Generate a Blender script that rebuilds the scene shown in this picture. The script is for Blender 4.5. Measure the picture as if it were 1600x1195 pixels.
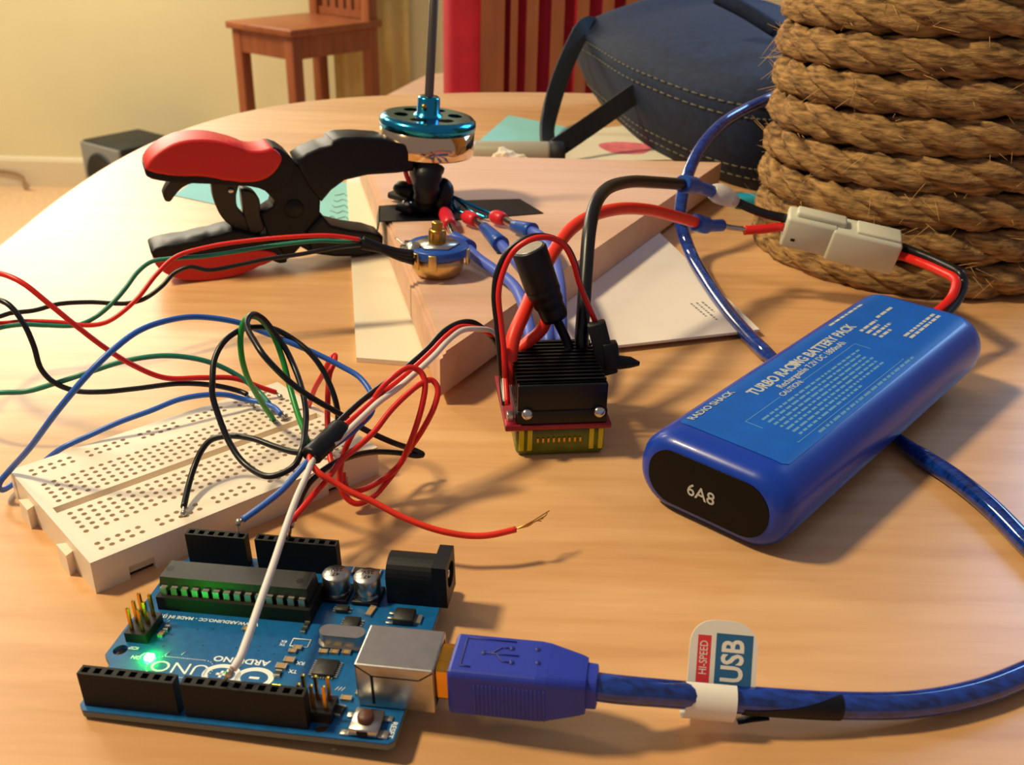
import bpy, bmesh, math, random
from mathutils import Vector, Matrix

random.seed(7)
for o in list(bpy.data.objects):
    bpy.data.objects.remove(o)
SC = bpy.context.scene
COL = SC.collection
S = 0.001                      # everything below is written in millimetres

# ---------------------------------------------------------------- camera
F = 1547.2; PITCH = 0.465; ROLL = -0.0247; CH = 153.2
_f = Vector((0, math.cos(PITCH), -math.sin(PITCH)))
_r0 = Vector((1, 0, 0)); _d0 = _f.cross(_r0)
_r = _r0 * math.cos(ROLL) + _d0 * math.sin(ROLL)
_d = -_r0 * math.sin(ROLL) + _d0 * math.cos(ROLL)
CAMP = Vector((0, 0, CH))
cd = bpy.data.cameras.new('camera'); cam = bpy.data.objects.new('camera', cd); COL.objects.link(cam)
cd.sensor_width = 36.0; cd.lens = F / 1600 * 36.0
cd.clip_start = 0.005; cd.clip_end = 50
cd.dof.use_dof = True; cd.dof.focus_distance = 0.275; cd.dof.aperture_fstop = 34
mw = Matrix((( _r.x, -_d.x, -_f.x, 0), (_r.y, -_d.y, -_f.y, 0), (_r.z, -_d.z, -_f.z, CH * S), (0, 0, 0, 1)))
cam.matrix_world = mw
SC.camera = cam

def ray(u, v): return _r * ((u - 800) / F) + _d * ((v - 597.5) / F) + _f
def P(u, v, a):
    """world point (mm) seen at (u,v): a<120 is a height above the table, a>=120 a distance Y"""
    d = ray(u, v)
    t = (a - CH) / d.z if a < 120 else a / d.y
    return CAMP + d * t
def onplane(u, v, p0, n):
    d = ray(u, v); return CAMP + d * ((p0 - CAMP).dot(n) / d.dot(n))

# ---------------------------------------------------------------- world, lights, exposure
w = bpy.data.worlds.new('room_ambient'); SC.world = w; w.use_nodes = True
w.node_tree.nodes['Background'].inputs[0].default_value = (0.74, 0.66, 0.72, 1)
w.node_tree.nodes['Background'].inputs[1].default_value = 0.30
def area(name, loc, target, size, power, col, size_y=None, shape='RECTANGLE'):
    l = bpy.data.lights.new(name, 'AREA'); l.shape = shape; l.size = size
    if size_y: l.size_y = size_y
    elif shape == 'RECTANGLE': l.size_y = size
    l.energy = power; l.color = col
    o = bpy.data.objects.new(name, l); COL.objects.link(o); o.location = loc
    o.rotation_euler = (Vector(target) - Vector(loc)).to_track_quat('-Z', 'Y').to_euler()
    return o
area('lamp_light', (-0.64, 0.26, 0.86), (0, 0.3, 0), 0.13, 12.0, (1.0, 0.82, 0.49), shape='DISK')
area('window_daylight', (-1.42, 3.30, 0.86), (-0.1, 0.5, 0.0), 1.35, 48.0, (1.0, 0.88, 0.66), size_y=0.95)
area('wall_fill_light', (-1.9, 2.2, 1.6), (-1.0, 3.2, -0.6), 0.7, 46.0, (1.0, 0.87, 0.64), shape='DISK')  # added fill with no visible fixture, brightens the yellow wall
area('monitor_light', (0.56, 0.86, 0.42), (0.15, 0.45, 0.05), 0.40, 3.8, (0.30, 0.58, 1.0), size_y=0.30)
SC.view_settings.view_transform = 'Standard'; SC.view_settings.look = 'None'
SC.view_settings.gamma = 1.0; SC.view_settings.use_curve_mapping = False
SC.view_settings.exposure = 0.0

# ---------------------------------------------------------------- materials
def lin(h):
    if isinstance(h, str):
        h = [int(h[i:i + 2], 16) / 255 for i in (0, 2, 4)]
    return tuple(((c / 12.92) if c <= 0.04045 else ((c + 0.055) / 1.055) ** 2.4) for c in h) + (1,)
MATS = {}
def mat(name, col, rough=0.5, metal=0.0, noise=0.0, nscale=300.0, bump=0.0, bscale=800.0, spec=0.5, coat=0.0,
        trans=0.0, emit=None, estr=0.0, alpha=1.0, stretch=None, col2=None, sub=0.0, ior=1.45):
    if name in MATS: return MATS[name]
    m = bpy.data.materials.new(name); m.use_nodes = True; nt = m.node_tree
    b = nt.nodes['Principled BSDF']; c = lin(col)
    b.inputs['Base Color'].default_value = c; b.inputs['Roughness'].default_value = rough
    b.inputs['Metallic'].default_value = metal; b.inputs['Specular IOR Level'].default_value = spec
    b.inputs['Coat Weight'].default_value = coat; b.inputs['Transmission Weight'].default_value = trans
    b.inputs['Alpha'].default_value = alpha; b.inputs['IOR'].default_value = ior
    if sub: b.inputs['Subsurface Weight'].default_value = sub; b.inputs['Subsurface Scale'].default_value = 0.002
    if emit: b.inputs['Emission Color'].default_value = lin(emit); b.inputs['Emission Strength'].default_value = estr
    tc = nt.nodes.new('ShaderNodeTexCoord'); mp = nt.nodes.new('ShaderNodeMapping')
    if stretch: mp.inputs['Scale'].default_value = stretch
    nt.links.new(tc.outputs['Object'], mp.inputs['Vector'])
    if noise or col2:
        n = nt.nodes.new('ShaderNodeTexNoise'); n.inputs['Scale'].default_value = nscale; n.inputs['Detail'].default_value = 5
        nt.links.new(mp.outputs[0], n.inputs['Vector'])
        r = nt.nodes.new('ShaderNodeValToRGB')
        a = lin(col2) if col2 else tuple(x * (1 - noise) for x in c[:3]) + (1,)
        z = c if col2 else tuple(min(1, x * (1 + noise)) for x in c[:3]) + (1,)
        r.color_ramp.elements[0].position = 0.32; r.color_ramp.elements[1].position = 0.68
        r.color_ramp.elements[0].color = a; r.color_ramp.elements[1].color = z
        nt.links.new(n.outputs['Fac'], r.inputs['Fac']); nt.links.new(r.outputs['Color'], b.inputs['Base Color'])
    if bump:
        n2 = nt.nodes.new('ShaderNodeTexNoise'); n2.inputs['Scale'].default_value = bscale; n2.inputs['Detail'].default_value = 4
        nt.links.new(mp.outputs[0], n2.inputs['Vector'])
        bp_ = nt.nodes.new('ShaderNodeBump'); bp_.inputs['Strength'].default_value = bump; bp_.inputs['Distance'].default_value = 0.0006
        nt.links.new(n2.outputs['Fac'], bp_.inputs['Height']); nt.links.new(bp_.outputs['Normal'], b.inputs['Normal'])
    MATS[name] = m; return m

def wood_mat(name, c1, c2, rough, stretch, scale, bump=0.05, coat=0.0, band=None):
    m = bpy.data.materials.new(name); m.use_nodes = True; nt = m.node_tree; b = nt.nodes['Principled BSDF']
    tc = nt.nodes.new('ShaderNodeTexCoord'); mp = nt.nodes.new('ShaderNodeMapping'); mp.inputs['Scale'].default_value = stretch
    n = nt.nodes.new('ShaderNodeTexNoise'); n.inputs['Scale'].default_value = scale; n.inputs['Detail'].default_value = 8; n.inputs['Roughness'].default_value = 0.62
    nt.links.new(tc.outputs['Object'], mp.inputs['Vector']); nt.links.new(mp.outputs[0], n.inputs['Vector'])
    r = nt.nodes.new('ShaderNodeValToRGB'); r.color_ramp.elements[0].position = 0.30; r.color_ramp.elements[1].position = 0.66
    r.color_ramp.elements[0].color = lin(c2); r.color_ramp.elements[1].color = lin(c1)
    nt.links.new(n.outputs['Fac'], r.inputs['Fac'])
    n3 = nt.nodes.new('ShaderNodeTexNoise'); n3.inputs['Scale'].default_value = scale * 0.12; n3.inputs['Detail'].default_value = 2
    nt.links.new(mp.outputs[0], n3.inputs['Vector'])
    mx = nt.nodes.new('ShaderNodeMix'); mx.data_type = 'RGBA'; mx.blend_type = 'MULTIPLY'; mx.inputs['Factor'].default_value = 0.45
    r3 = nt.nodes.new('ShaderNodeValToRGB'); r3.color_ramp.elements[0].position = 0.35; r3.color_ramp.elements[1].position = 0.6
    r3.color_ramp.elements[0].color = (0.74, 0.66, 0.60, 1); r3.color_ramp.elements[1].color = (1, 1, 1, 1)
    nt.links.new(n3.outputs['Fac'], r3.inputs['Fac'])
    nt.links.new(r.outputs['Color'], mx.inputs['A']); nt.links.new(r3.outputs['Color'], mx.inputs['B'])
    nt.links.new(mx.outputs['Result'], b.inputs['Base Color'])
    b.inputs['Roughness'].default_value = rough; b.inputs['Coat Weight'].default_value = coat; b.inputs['Coat Roughness'].default_value = 0.18
    bp_ = nt.nodes.new('ShaderNodeBump'); bp_.inputs['Strength'].default_value = bump; bp_.inputs['Distance'].default_value = 0.0003
    nt.links.new(n.outputs['Fac'], bp_.inputs['Height']); nt.links.new(bp_.outputs['Normal'], b.inputs['Normal'])
    MATS[name] = m; return m

M_TABLE = wood_mat('table_maple', 'E2B27C', 'CF9A64', 0.36, (5, 55, 30), 2.6, 0.05, 0.0)
M_BLOCK = wood_mat('block_pine', 'DDB598', 'D0A486', 0.62, (3, 40, 40), 2.6, 0.08)
M_CHAIR = wood_mat('chair_cherry', 'A05A30', '84451F', 0.40, (30, 30, 3), 1.4, 0.02)
M_WALL = mat('wall_paint', 'ECE2B0', 0.85, noise=0.03, nscale=3, bump=0.15, bscale=120)
M_BASE = mat('baseboard_paint', 'E8D9B4', 0.5)
M_CARPET = mat('carpet', 'DDB98C', 0.95, noise=0.12, nscale=90, bump=0.6, bscale=300)
M_BLACK = mat('black_plastic', '0E0E12', 0.46, spec=0.35, noise=0.15, nscale=900, bump=0.06, bscale=2500)
M_BLACKM = mat('black_matte', '15151A', 0.62, noise=0.2, nscale=900, bump=0.10, bscale=2200)
M_TAPE = mat('black_tape', '0B0D13', 0.42, spec=0.35, bump=0.15, bscale=700)
M_HEADER = mat('header_black', '161511', 0.62, spec=0.3, noise=0.2, nscale=1500, bump=0.1, bscale=3000)
M_PIT = mat('dark_pit', '050505', 0.8)
M_STEEL = mat('bright_steel', 'C9C6BF', 0.22, metal=1.0)
M_SOLDER = mat('solder', 'B9B4A8', 0.32, metal=1.0, bump=0.3, bscale=1500)
M_CHROME = mat('chrome', 'E2C298', 0.09, metal=1.0)
M_NICKEL = mat('brushed_nickel', 'BDB8B0', 0.30, metal=1.0, noise=0.06, nscale=400, bump=0.04, bscale=900)
M_BRASS = mat('brass', 'C99A45', 0.28, metal=1.0)
M_BRASSP = mat('pale_brass', 'D8B878', 0.36, metal=1.0, bump=0.05)
M_GOLD = mat('gold_plate', 'E8A63A', 0.25, metal=1.0)
M_SHAFT = mat('shaft_steel', '6E655C', 0.38, metal=1.0)
M_TEAL = mat('teal_anodised', '2A92B8', 0.19, metal=1.0)
M_PCB = mat('pcb_blue', '0A5A93', 0.36, noise=0.12, nscale=500, spec=0.5, bump=0.05, bscale=900)
M_PCBED = mat('pcb_edge', '6F7464', 0.6)
M_SILK = mat('silkscreen_white', 'E4E8E6', 0.55)
M_CHIP = mat('chip_epoxy', '26241F', 0.5, noise=0.15, nscale=900, bump=0.08, bscale=2500)
M_TIN = mat('tinned_lead', 'BEBDB2', 0.35, metal=0.85)
M_LED = mat('green_led_lit', 'B8FFC0', 0.3, emit='2CFF2A', estr=300.0)
M_LEDY = mat('amber_led_lit', 'FFE060', 0.3, emit='FFD21E', estr=9.0)
M_CERAM = mat('ceramic_tan', 'A8865A', 0.5)
M_BB = mat('breadboard_plastic', 'EADBC4', 0.35, bump=0.03, bscale=900, sub=0.10)
M_RED = mat('red_wire', 'D81F16', 0.36)
M_ORED = mat('silicone_red', 'E8321A', 0.42)
M_BLU = mat('blue_wire', '2E63C0', 0.36)
M_MBLU = mat('motor_wire_blue', '4A62C4', 0.42)
M_CRIMP = mat('crimp_blue', '1F4FA8', 0.34)
M_CRIMPR = mat('crimp_red', 'D8283A', 0.34)
M_GRN = mat('green_wire', '178A2E', 0.36)
M_TGRN = mat('teal_green_wire', '1F7A62', 0.36)
M_BLK = mat('black_wire', '0E0E11', 0.34)
M_WHT = mat('white_wire', 'DCD3CC', 0.42)
M_USBBLUE = mat('usb_plug_blue', '2536A0', 0.42, bump=0.05, bscale=1500)
M_CABLE = mat('clear_blue_cable', '143FA0', 0.10, nscale=420, coat=0.8, col2='081E58', stretch=(.6, 2.0, 1))
M_TAGW = mat('tag_white', 'EDE6D6', 0.5)
M_TAGR = mat('tag_red', 'E03A3C', 0.5)
M_TAGB = mat('tag_blue', '2A6590', 0.5)
M_BATT = mat('battery_shrink', '083AAA', 0.34, noise=0.06, nscale=60, coat=0.15, bump=0.05, bscale=120)
M_LABEL = mat('battery_label', '025ABC', 0.45, noise=0.08, nscale=120)
M_LABTX = mat('battery_print', 'B5B9B4', 0.5, noise=0.15, nscale=900)
M_LABTF = mat('battery_fine_print', '5C93BE', 0.5)
M_ENDCAP = mat('battery_end_card', '080605', 0.40, noise=0.3, nscale=90, spec=0.2)
M_NYLON = mat('nylon_white', 'C9C8B4', 0.40, sub=0.3, bump=0.06, bscale=300)
M_CLEAR = mat('clear_vinyl', 'D8D2CC', 0.22, alpha=0.75, bump=0.4, bscale=350)
M_HS = mat('heatsink_black', '141418', 0.35, metal=0.35)
M_ESCRED = mat('esc_board_red', '8E1A28', 0.4)
M_ESCCASE = mat('esc_case_olive', '6E7A12', 0.22, trans=0.35, noise=0.15, nscale=200)
M_ESCYEL = mat('esc_case_yellow', 'D2C01C', 0.25)
M_ROPE = mat('sisal_rope', 'B98F56', 0.95, col2='54391F', nscale=260, stretch=(.5, .5, 2.6), bump=1.0, bscale=900)
M_FIBRE = mat('sisal_fibre', 'C9A066', 0.8)
M_CORE = mat('post_core', '3A2A1C', 0.9)
M_DENIM = mat('navy_denim', '12213C', 0.85, noise=0.30, nscale=180, bump=0.5, bscale=900)
M_STRAP = mat('navy_strap', '14171C', 0.8, noise=0.2, nscale=300, bump=0.4, bscale=1200)
M_STITCH = mat('tan_stitch', '67634F', 0.8)
M_PAPER = mat('white_paper', 'E6DCD2', 0.75, noise=0.02, nscale=30)
M_PAPER2 = mat('cream_card', 'E8DCC2', 0.7, noise=0.02, nscale=30)
M_TEALP = mat('teal_paper', '86C6C4', 0.75, noise=0.05, nscale=40)
M_INK = mat('grey_ink', '6E7270', 0.8)
M_HEART = mat('red_crayon', 'E0707A', 0.8, noise=0.2, nscale=120)
M_PLRED = mat('plier_red', 'C9201E', 0.46, bump=0.08, bscale=500)
M_PLBLK = mat('plier_black', '0F1015', 0.46, spec=0.3, noise=0.15, nscale=300, bump=0.06, bscale=500)
M_PLDRK = mat('plier_lever_grey', '29241F', 0.45)
M_MARKER = mat('marker_grey', '9E9683', 0.5)
M_TISSUE = mat('tissue_white', 'E6D8C0', 0.9, bump=0.5, bscale=150)
M_CURT = mat('curtain_sand', 'CDB678', 0.9, noise=0.06, nscale=40)
M_RUBRED = mat('red_cloth', 'B8162A', 0.75, noise=0.1, nscale=40)
M_GREYBOX = mat('speaker_grey', '86867C', 0.5)
M_SPKDK = mat('speaker_dark', '1E211F', 0.6)
M_CORD = mat('beige_cord', '9A7A52', 0.6)
M_GLASS = mat('window_glass', 'DCE6EE', 0.1)

# ---------------------------------------------------------------- mesh helpers (mm)
class MB:
    def __init__(s): s.v = []; s.f = []; s.sm = []
    def add(s, vs, fs, smooth=False, M=None):
        k = len(s.v)
        s.v += [tuple(M @ Vector(p)) if M else tuple(p) for p in vs]
        s.f += [tuple(i + k for i in f) for f in fs]; s.sm += [smooth] * len(fs)
        return s
    def box(s, a, b, M=None):
        x0, y0, z0 = a; x1, y1, z1 = b
        vs = [(x0, y0, z0), (x1, y0, z0), (x1, y1, z0), (x0, y1, z0), (x0, y0, z1), (x1, y0, z1), (x1, y1, z1), (x0, y1, z1)]
        return s.add(vs, [(0, 3, 2, 1), (4, 5, 6, 7), (0, 1, 5, 4), (1, 2, 6, 5), (2, 3, 7, 6), (3, 0, 4, 7)], False, M)
    def rbox(s, a, b, r=0.5, seg=2, M=None, smooth=True):
        bm = bmesh.new(); bmesh.ops.create_cube(bm, size=1)
        for v in bm.verts:
            v.co = Vector([(a[i] + b[i]) / 2 + v.co[i] * (b[i] - a[i]) for i in range(3)])
        bmesh.ops.bevel(bm, geom=list(bm.edges), offset=r, segments=seg, profile=0.5, affect='EDGES')
        bm.verts.index_update()
        s.add([tuple(v.co) for v in bm.verts], [tuple(v.index for v in f.verts) for f in bm.faces], smooth, M); bm.free(); return s
    def tube(s, pts, r, n=10, cap=True, flat=1.0):
        """pts: vectors; r: float or list"""
        pts = [Vector(p) for p in pts]; L = len(pts); rr = r if isinstance(r, (list, tuple)) else [r] * L
        vs = []; fs = []
        t = (pts[1] - pts[0]).normalized()
        up = Vector((0, 0, 1)) if abs(t.z) < 0.9 else Vector((1, 0, 0))
        nrm = (up - t * up.dot(t)).normalized()
        for i in range(L):
            t = (pts[min(i + 1, L - 1)] - pts[max(i - 1, 0)])
            if t.length < 1e-9: t = Vector((0, 0, 1))
            t.normalize(); nrm = nrm - t * nrm.dot(t)
            if nrm.length < 1e-6: nrm = t.orthogonal()
            nrm.normalize(); bi = t.cross(nrm)
            for k in range(n):
                a = 2 * math.pi * k / n
                vs.append(pts[i] + (nrm * math.cos(a) * flat + bi * math.sin(a)) * rr[i])
        for i in range(L - 1):
            for k in range(n):
                fs.append((i * n + k, i * n + (k + 1) % n, (i + 1) * n + (k + 1) % n, (i + 1) * n + k))
        if cap:
            fs.append(tuple(range(n - 1, -1, -1))); fs.append(tuple((L - 1) * n + k for k in range(n)))
        s.add(vs, fs, True); 
        if cap: s.sm[-1] = s.sm[-2] = False
        return s
    def lathe(s, prof, n=32, M=None, smooth=True, a0=0.0, a1=None):
        full = a1 is None; a1 = 2 * math.pi if full else a1
        cnt = n if full else n + 1
        vs = []; fs = []
        for (r, z) in prof:
            for k in range(cnt):
                a = a0 + (a1 - a0) * k / n; vs.append((r * math.cos(a), r * math.sin(a), z))
        for i in range(len(prof) - 1):
            for k in range(n):
                k2 = (k + 1) % cnt
                fs.append((i * cnt + k, i * cnt + k2, (i + 1) * cnt + k2, (i + 1) * cnt + k))
        return s.add(vs, fs, smooth, M)
    def prism(s, poly, z0, z1, M=None, smooth=False):
        n = len(poly); vs = [(p[0], p[1], z0) for p in poly] + [(p[0], p[1], z1) for p in poly]
        fs = [tuple(range(n - 1, -1, -1)), tuple(range(n, 2 * n))] + [(i, (i + 1) % n, n + (i + 1) % n, n + i) for i in range(n)]
        return s.add(vs, fs, smooth, M)
    def disc(s, c, r, z, n=16, M=None, ry=None):
        ry = ry or r
        return s.add([(c[0] + r * math.cos(2 * math.pi * k / n), c[1] + ry * math.sin(2 * math.pi * k / n), z) for k in range(n)], [tuple(range(n))], False, M)
    def mesh(s, name, m):
        me = bpy.data.meshes.new(name); me.from_pydata([(x * S, y * S, z * S) for x, y, z in s.v], [], s.f)
        me.polygons.foreach_set('use_smooth', s.sm)
        bm = bmesh.new(); bm.from_mesh(me); bmesh.ops.remove_doubles(bm, verts=bm.verts, dist=2e-6); bmesh.ops.recalc_face_normals(bm, faces=bm.faces); bm.to_mesh(me); bm.free()
        me.materials.append(m); me.update()
        return me

def link(o, parent):
    COL.objects.link(o)
    if parent is not None: o.parent = parent
    return o
def thing(name, label, cat, loc=(0, 0, 0), rot=None, group=None):
    o = bpy.data.objects.new(name, None); COL.objects.link(o)
    M = Matrix.Translation(Vector(loc) * S)
    if rot is not None: M = M @ rot.to_4x4()
    o.matrix_world = M; o.empty_display_size = 0.01
    o['label'] = label; o['category'] = cat
    if group: o['group'] = group
    return o
def part(name, mb, m, parent, label=None, kind=None):
    """mesh in the parent's local frame"""
    o = bpy.data.objects.new(name, mb.mesh(name, m)); link(o, parent)
    if label: o['label'] = label
    if kind: o['kind'] = kind
    return o
def wpart(name, mb, m, parent, label=None, kind=None):
    """vertices given in world mm, parent only translated"""
    p = parent
    off = Vector((0, 0, 0))
    while p is not None: off += p.location / S; p = p.parent
    mb.v = [(x - off.x, y - off.y, z - off.z) for x, y, z in mb.v]
    return part(name, mb, m, parent, label, kind)
def single(name, mb, m, label=None, cat=None, group=None, kind=None):
    """top-level one-mesh thing, vertices in world mm, origin at its base"""
    xs = [p[0] for p in mb.v]; ys = [p[1] for p in mb.v]; zs = [p[2] for p in mb.v]
    c = Vector(((min(xs) + max(xs)) / 2, (min(ys) + max(ys)) / 2, min(zs)))
    mb.v = [(x - c.x, y - c.y, z - c.z) for x, y, z in mb.v]
    o = bpy.data.objects.new(name, mb.mesh(name, m)); COL.objects.link(o); o.location = c * S
    if label: o['label'] = label
    if cat: o['category'] = cat
    if group: o['group'] = group
    if kind: o['kind'] = kind
    return o
def copy_at(src, parent, loc=(0, 0, 0)):
    o = src.copy(); COL.objects.link(o); o.parent = parent; o.location = Vector(loc) * S; return o

def spline(pts, n=8):
    pts = [Vector(p) for p in pts]
    out = []; L = len(pts)
    for i in range(L - 1):
        p0 = pts[max(i - 1, 0)]; p1 = pts[i]; p2 = pts[i + 1]; p3 = pts[min(i + 2, L - 1)]
        d1 = max((p2 - p1).length, 1e-6) ** 0.5; d0 = max((p1 - p0).length, 1e-6) ** 0.5; d2 = max((p3 - p2).length, 1e-6) ** 0.5
        if i == 0: m1 = (p2 - p1)
        else: m1 = ((p1 - p0) / d0 - (p2 - p0) / (d0 + d1) + (p2 - p1) / d1) * d1
        if i == L - 2: m2 = (p2 - p1)
        else: m2 = ((p2 - p1) / d1 - (p3 - p1) / (d1 + d2) + (p3 - p2) / d2) * d1
        for k in range(n):
            t = k / n; t2 = t * t; t3 = t2 * t
            out.append(p1 * (2 * t3 - 3 * t2 + 1) + m1 * (t3 - 2 * t2 + t) + p2 * (-2 * t3 + 3 * t2) + m2 * (t3 - t2))
    out.append(pts[-1]); return out
def px(lst): return [P(*q) for q in lst]

def text_mb(body, size, M, bold=0.0, align='CENTER', sx=1.0, ex=0.02, spacing=1.0):
    c = bpy.data.curves.new('t', 'FONT'); c.body = body; c.size = size; c.align_x = align; c.align_y = 'CENTER'
    c.extrude = ex; c.offset = bold; c.space_character = spacing; c.resolution_u = 3
    o = bpy.data.objects.new('t', c); COL.objects.link(o)
    dg = bpy.context.evaluated_depsgraph_get(); dg.update()
    me = bpy.data.meshes.new_from_object(o.evaluated_get(dg))
    mb = MB(); mb.add([(v.co.x * sx, v.co.y, v.co.z) for v in me.vertices], [tuple(p.vertices) for p in me.polygons], False, M)
    bpy.data.objects.remove(o); bpy.data.curves.remove(c); bpy.data.meshes.remove(me)
    return mb
def plate_mb(outer, holes, z0, z1):
    c = bpy.data.curves.new('t', 'CURVE'); c.dimensions = '2D'; c.fill_mode = 'BOTH'; c.extrude = (z1 - z0) / 2
    for poly in [outer] + holes:
        sp = c.splines.new('POLY'); sp.points.add(len(poly) - 1); sp.use_cyclic_u = True
        for p, q in zip(sp.points, poly): p.co = (q[0], q[1], 0, 1)
    o = bpy.data.objects.new('t', c); COL.objects.link(o)
    dg = bpy.context.evaluated_depsgraph_get(); dg.update()
    me = bpy.data.meshes.new_from_object(o.evaluated_get(dg))
    mb = MB(); mb.add([(v.co.x, v.co.y, v.co.z + (z0 + z1) / 2) for v in me.vertices], [tuple(p.vertices) for p in me.polygons])
    bpy.data.objects.remove(o); bpy.data.curves.remove(c); bpy.data.meshes.remove(me)
    return mb
def circ(c, r, n=20): return [(c[0] + r * math.cos(2 * math.pi * k / n), c[1] + r * math.sin(2 * math.pi * k / n)) for k in range(n)]
def hole_cell(mb, x0, x1, y0, y1, zt, depth, r, n=8, square=False):
    cx, cy = (x0 + x1) / 2, (y0 + y1) / 2
    ob = [(x1, cy), (x1, y1), (cx, y1), (x0, y1), (x0, cy), (x0, y0), (cx, y0), (x1, y0)]
    if square: ib = [(cx + r, cy), (cx + r, cy + r), (cx, cy + r), (cx - r, cy + r), (cx - r, cy), (cx - r, cy - r), (cx, cy - r), (cx + r, cy - r)]
    else: ib = [(cx + r * math.cos(math.pi / 4 * k), cy + r * math.sin(math.pi / 4 * k)) for k in range(8)]
    vs = [(p[0], p[1], zt) for p in ob] + [(p[0], p[1], zt) for p in ib] + [(p[0], p[1], zt - depth) for p in ib]
    fs = [(k, (k + 1) % 8, 8 + (k + 1) % 8, 8 + k) for k in range(8)] + [(8 + k, 8 + (k + 1) % 8, 16 + (k + 1) % 8, 16 + k) for k in range(8)] + [tuple(range(16, 24))]
    mb.add(vs, fs)
RZ = lambda a: Matrix.Rotation(a, 3, 'Z')
T4 = Matrix.Translation

# ================================================================ THE SETTING
FLOOR = -825.0; WALLY = 3400.0
single('floor', MB().box((-3600, -1500, FLOOR - 20), (3600, WALLY, FLOOR)), M_CARPET, 'beige carpeted floor', kind='structure')
single('wall_back', MB().box((-3600, WALLY, FLOOR), (3600, WALLY + 100, 1700)), M_WALL, 'plain yellow painted wall behind the table', kind='structure')
mb = MB(); mb.prism([(0, 0), (-14, 0), (-14, 88), (-9, 98), (0, 103)], -3600, 3600, Matrix(((0, 0, 1, 0), (1, 0, 0, WALLY), (0, 1, 0, FLOOR), (0, 0, 0, 1))))
single('baseboard_back', mb, M_BASE, 'cream skirting board along the foot of the yellow wall', kind='structure')
# window above the picture, source of the glare on the table
win = thing('window_1', 'bright window in the yellow wall', 'window', (-1420, WALLY - 10, 330)); win['kind'] = 'structure'; del win['category']
mb = MB()
for (a, b) in (((-760, -30, 0), (-700, 10, 1070)), ((700, -30, 0), (760, 10, 1070)), ((-700, -30, 0), (700, 10, 50)), ((-700, -30, 1020), (700, 10, 1070)), ((-20, -25, 50), (20, 5, 1020))): mb.box(a, b)
part('window_frame', mb, M_BASE, win)
part('pane', MB().box((-700, 2, 50), (700, 8, 1020)), M_GLASS, win)

# ---- table
tb = thing('dining_table', 'rounded pale maple table with everything spread on it', 'table', (20, 400, FLOOR))
left = [(-60, -130), (-150, -80), (-205, 20), (-226, 150), (-234, 300), (-240, 428), (-245, 515), (-244, 591), (-236, 655), (-219, 713), (-188, 766), (-143, 803), (-89, 826), (-27, 843), (30, 850)]
sp = [(p.x, p.y) for p in spline([(x, y, 0) for x, y in left], 6)]
cx = 90
pts = [(x, y) for x, y in sp] + [(2 * cx + 40 - x, y) for x, y in reversed(sp)]
mb = MB(); n = len(pts); c0 = (100, 380)
rings = [(1.0, -4), (1.0, -20), (0.985, -24)]
top = [(0.99, 0), (0.997, -1.2), (1.0, -4)]
allr = [(0.99, 0), (0.997, -1.0), (1.0, -3.5), (1.0, -20), (0.99, -24)]
vs = []; fs = []
for (k, z) in allr: vs += [(c0[0] + (x - c0[0]) * k, c0[1] + (y - c0[1]) * k, z) for x, y in pts]
for i in range(len(allr) - 1): fs += [(i * n + j, i * n + (j + 1) % n, (i + 1) * n + (j + 1) % n, (i + 1) * n + j) for j in range(n)]
fs += [tuple(range(n)), tuple((len(allr) - 1) * n + j for j in range(n - 1, -1, -1))]
mb.add(vs, fs); wpart('table_top', mb, M_TABLE, tb)
ct = T4((100, 380, 0))
wpart('pedestal', MB().lathe([(0, -24), (120, -24), (120, -40), (55, -60), (45, -200), (60, -400), (50, -600), (70, FLOOR + 60), (0, FLOOR + 60)], 32, ct), M_TABLE, tb)
mb = MB()
for k in range(4):
    M = ct @ Matrix.Rotation(math.pi / 2 * k + .6, 4, 'Z'); mbk = MB().rbox((20, -30, FLOOR), (260, 30, FLOOR + 55), 12, 2, M)
    wpart('foot', mbk, M_TABLE, tb)

# ---- chair by the wall
def chair():
    N = P(455, 50, 2900); zs = N.z
    ax = Vector((-208, 160, 0)); ay = Vector((163, 297, 0))
    e1 = ax.normalized(); e2 = Vector((-e1.y, e1.x, 0)) * -1
    if e2.dot(ay) < 0: e2 = -e2
    rot = Matrix((e1, e2, Vector((0, 0, 1)))).transposed()
    t = thing('wooden_chair', 'reddish cherry wood chair with slatted back against the yellow wall', 'chair', (N.x, N.y, FLOOR), rot)
    w_, d_ = 268, 338; h = zs - FLOOR
    part('seat', MB().rbox((-12, -12, h - 14), (w_ + 12, d_ + 8, h + 6), 4), M_CHAIR, t)
    for (a, b) in (((30, 4, h - 78), (w_ - 30, 20, h - 14)), ((4, 30, h - 78), (20, d_ - 30, h - 14)), ((w_ - 20, 30, h - 78), (w_ - 4, d_ - 30, h - 14)), ((30, d_ - 20, h - 78), (w_ - 30, d_ - 4, h - 14))):
        part('apron', MB().box(a, b), M_CHAIR, t)
    for (x, y, hh) in ((0, 0, h - 14), (w_ - 36, 0, h - 14), (0, d_ - 36, h + 480), (w_ - 36, d_ - 36, h + 480)):
        part('leg', MB().rbox((x, y, 0), (x + 36, y + 36, hh), 3), M_CHAIR, t)
    for k in range(5):
        x = 48 + k * 36
        part('slat', MB().box((x, d_ - 26, h + 20), (x + 22, d_ - 14, h + 440)), M_CHAIR, t)
    part('top_rail', MB().rbox((-6, d_ - 34, h + 420), (w_ + 6, d_ - 6, h + 490), 5), M_CHAIR, t)
    part('lower_rail', MB().box((36, d_ - 28, h + 8), (w_ - 36, d_ - 12, h + 30)), M_CHAIR, t)
chair()

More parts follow.
